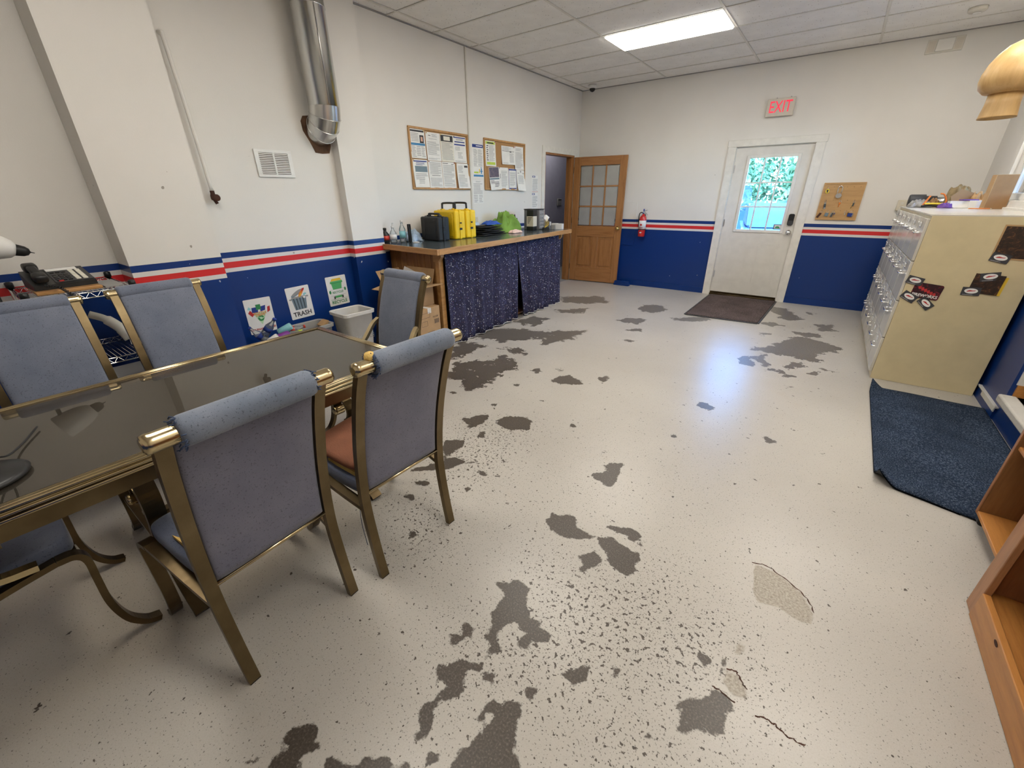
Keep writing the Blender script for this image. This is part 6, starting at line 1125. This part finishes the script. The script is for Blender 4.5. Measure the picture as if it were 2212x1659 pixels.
for k, (x, y, rx, h, lab) in enumerate([(-4.0, 13.0, 1.42, 3.4, 'leafy green tree outside, beyond the parked pickup cab'), (-.3, 13.6, 1.42, 3.2, 'broad leafy green tree outside, beyond the pickup bed'), (3.3, 13.2, 1.42, 3.3, 'leafy green tree outside, seen through the door panes'), (6.9, 13.4, 1.42, 3.1, 'leafy green tree outside past the parked silver car'), (-7.6, 13.5, 1.42, 3.6, 'leafy green tree outside beside the lot edge'), (-5.8, 17.5, 1.42, 6.0, 'tall tree outside standing behind the lot edge tree'), (-2.0, 17.2, 1.42, 6.2, 'tall tree outside filling the gap behind the two smaller trees'), (1.7, 17.5, 1.42, 6.0, 'tall tree outside behind the broad leafy tree'), (5.3, 17.3, 1.42, 6.3, 'tall tree outside behind the silver car')]):
    t = thing('tree', lab, 'tree', (x, y, -.12), 0, 'trees beyond the parking lot'); o = obj('foliage', leaves(0, 0, h * .55, rx, 1.2, h * .55, 4500, 90 + k, .13), 'foliage', t)
    bm = B_(); tube(bm, cr([(0, 0, 0), (.05, 0, h * .4), (0, .05, h * .9)], 4), [.13 - .008 * q for q in range(9)], 8); obj('trunk', bm, 'bark', t)
def car(label, loc, rz, body_mat, pickup=True):
    t = thing('pickup_truck' if pickup else 'parked_car', label, 'car', loc, rz); W = .92
    side = [(-2.6, .45), (-2.6, 1.08), (-.55, 1.10), (-.5, 1.15), (1.15, 1.12), (2.45, 1.02), (2.62, .8), (2.62, .45)] if pickup else [(-2.2, .4), (-2.25, .95), (-1.6, 1.02), (1.0, 1.0), (2.1, .82), (2.25, .6), (2.2, .4)]
    R = Matrix(((1, 0, 0, 0), (0, 0, 1, 0), (0, 1, 0, 0), (0, 0, 0, 1)))
    bm = B_(); prism(bm, side, -W, W, mat=R); bmesh.ops.bevel(bm, geom=bm.edges[:], offset=.06, segments=2, affect='EDGES'); obj('body', bm, body_mat, t)
    cab = [(-.5, 1.1), (-.42, 1.78), (.35, 1.80), (1.12, 1.1)] if pickup else [(-1.7, 1.0), (-1.0, 1.42), (.2, 1.44), (1.05, .98)]
    bm = B_(); prism(bm, cab, -W + .08, W - .08, mat=R); bmesh.ops.bevel(bm, geom=bm.edges[:], offset=.05, segments=2, affect='EDGES'); obj('cab', bm, body_mat, t)
    for s in (-1, 1):
        c = [sum(p[0] for p in cab) / 4, sum(p[1] for p in cab) / 4]; q = [((x - c[0]) * .82 + c[0], (z - c[1]) * .78 + c[1]) for x, z in cab]
        bm = B_(); prism(bm, q, s * (W - .082), s * (W - .072), mat=R); obj('side_window', bm, 'slate_dark', t)
    for x in (-1.65, 1.65) if pickup else (-1.4, 1.4):
        for s in (-1, 1):
            bm = B_(); lathe(bm, [(.2, -.1), (.36, -.1), (.38, -.06), (.38, .06), (.36, .1), (.2, .1)], 24, mat=Matrix.Translation((x, s * (W - .06), .38)) @ Matrix.Rotation(PI / 2, 4, 'X')); o = obj('wheel', bm, 'tyre', t); bm = B_(); lathe(bm, [(.02, -.11), (.2, -.105), (.2, .105), (.02, .11)], 16, mat=Matrix.Translation((x, s * (W - .06), .38)) @ Matrix.Rotation(PI / 2, 4, 'X')); obj('hub', bm, 'steel', o)
    for x, m in ((2.63 if pickup else 2.2, 'white_plastic'), (-2.6 if pickup else -2.23, 'ink_red')):
        bm = B_(); [box(bm, x - .03, x + .03, s * .72 - .12, s * .72 + .12, .66, .80, bev=.01, seg=1) for s in (-1, 1)]; obj('lamp', bm, m, t)
    bm = B_(); box(bm, (2.5 if pickup else 2.1), (2.72 if pickup else 2.32), -.9, .9, .42, .56, bev=.02); box(bm, -2.72 if pickup else -2.32, -2.5 if pickup else -2.1, -.9, .9, .42, .56, bev=.02); obj('bumper', bm, 'steel', t)
car('dark blue pickup truck parked outside the glazed door', (1.2, 7.2, -.12), PI, 'car_blue'); car('pale silver car parked close outside the glazed door', (3.1, 3.6, -.12), math.radians(100), 'car_silver', False)
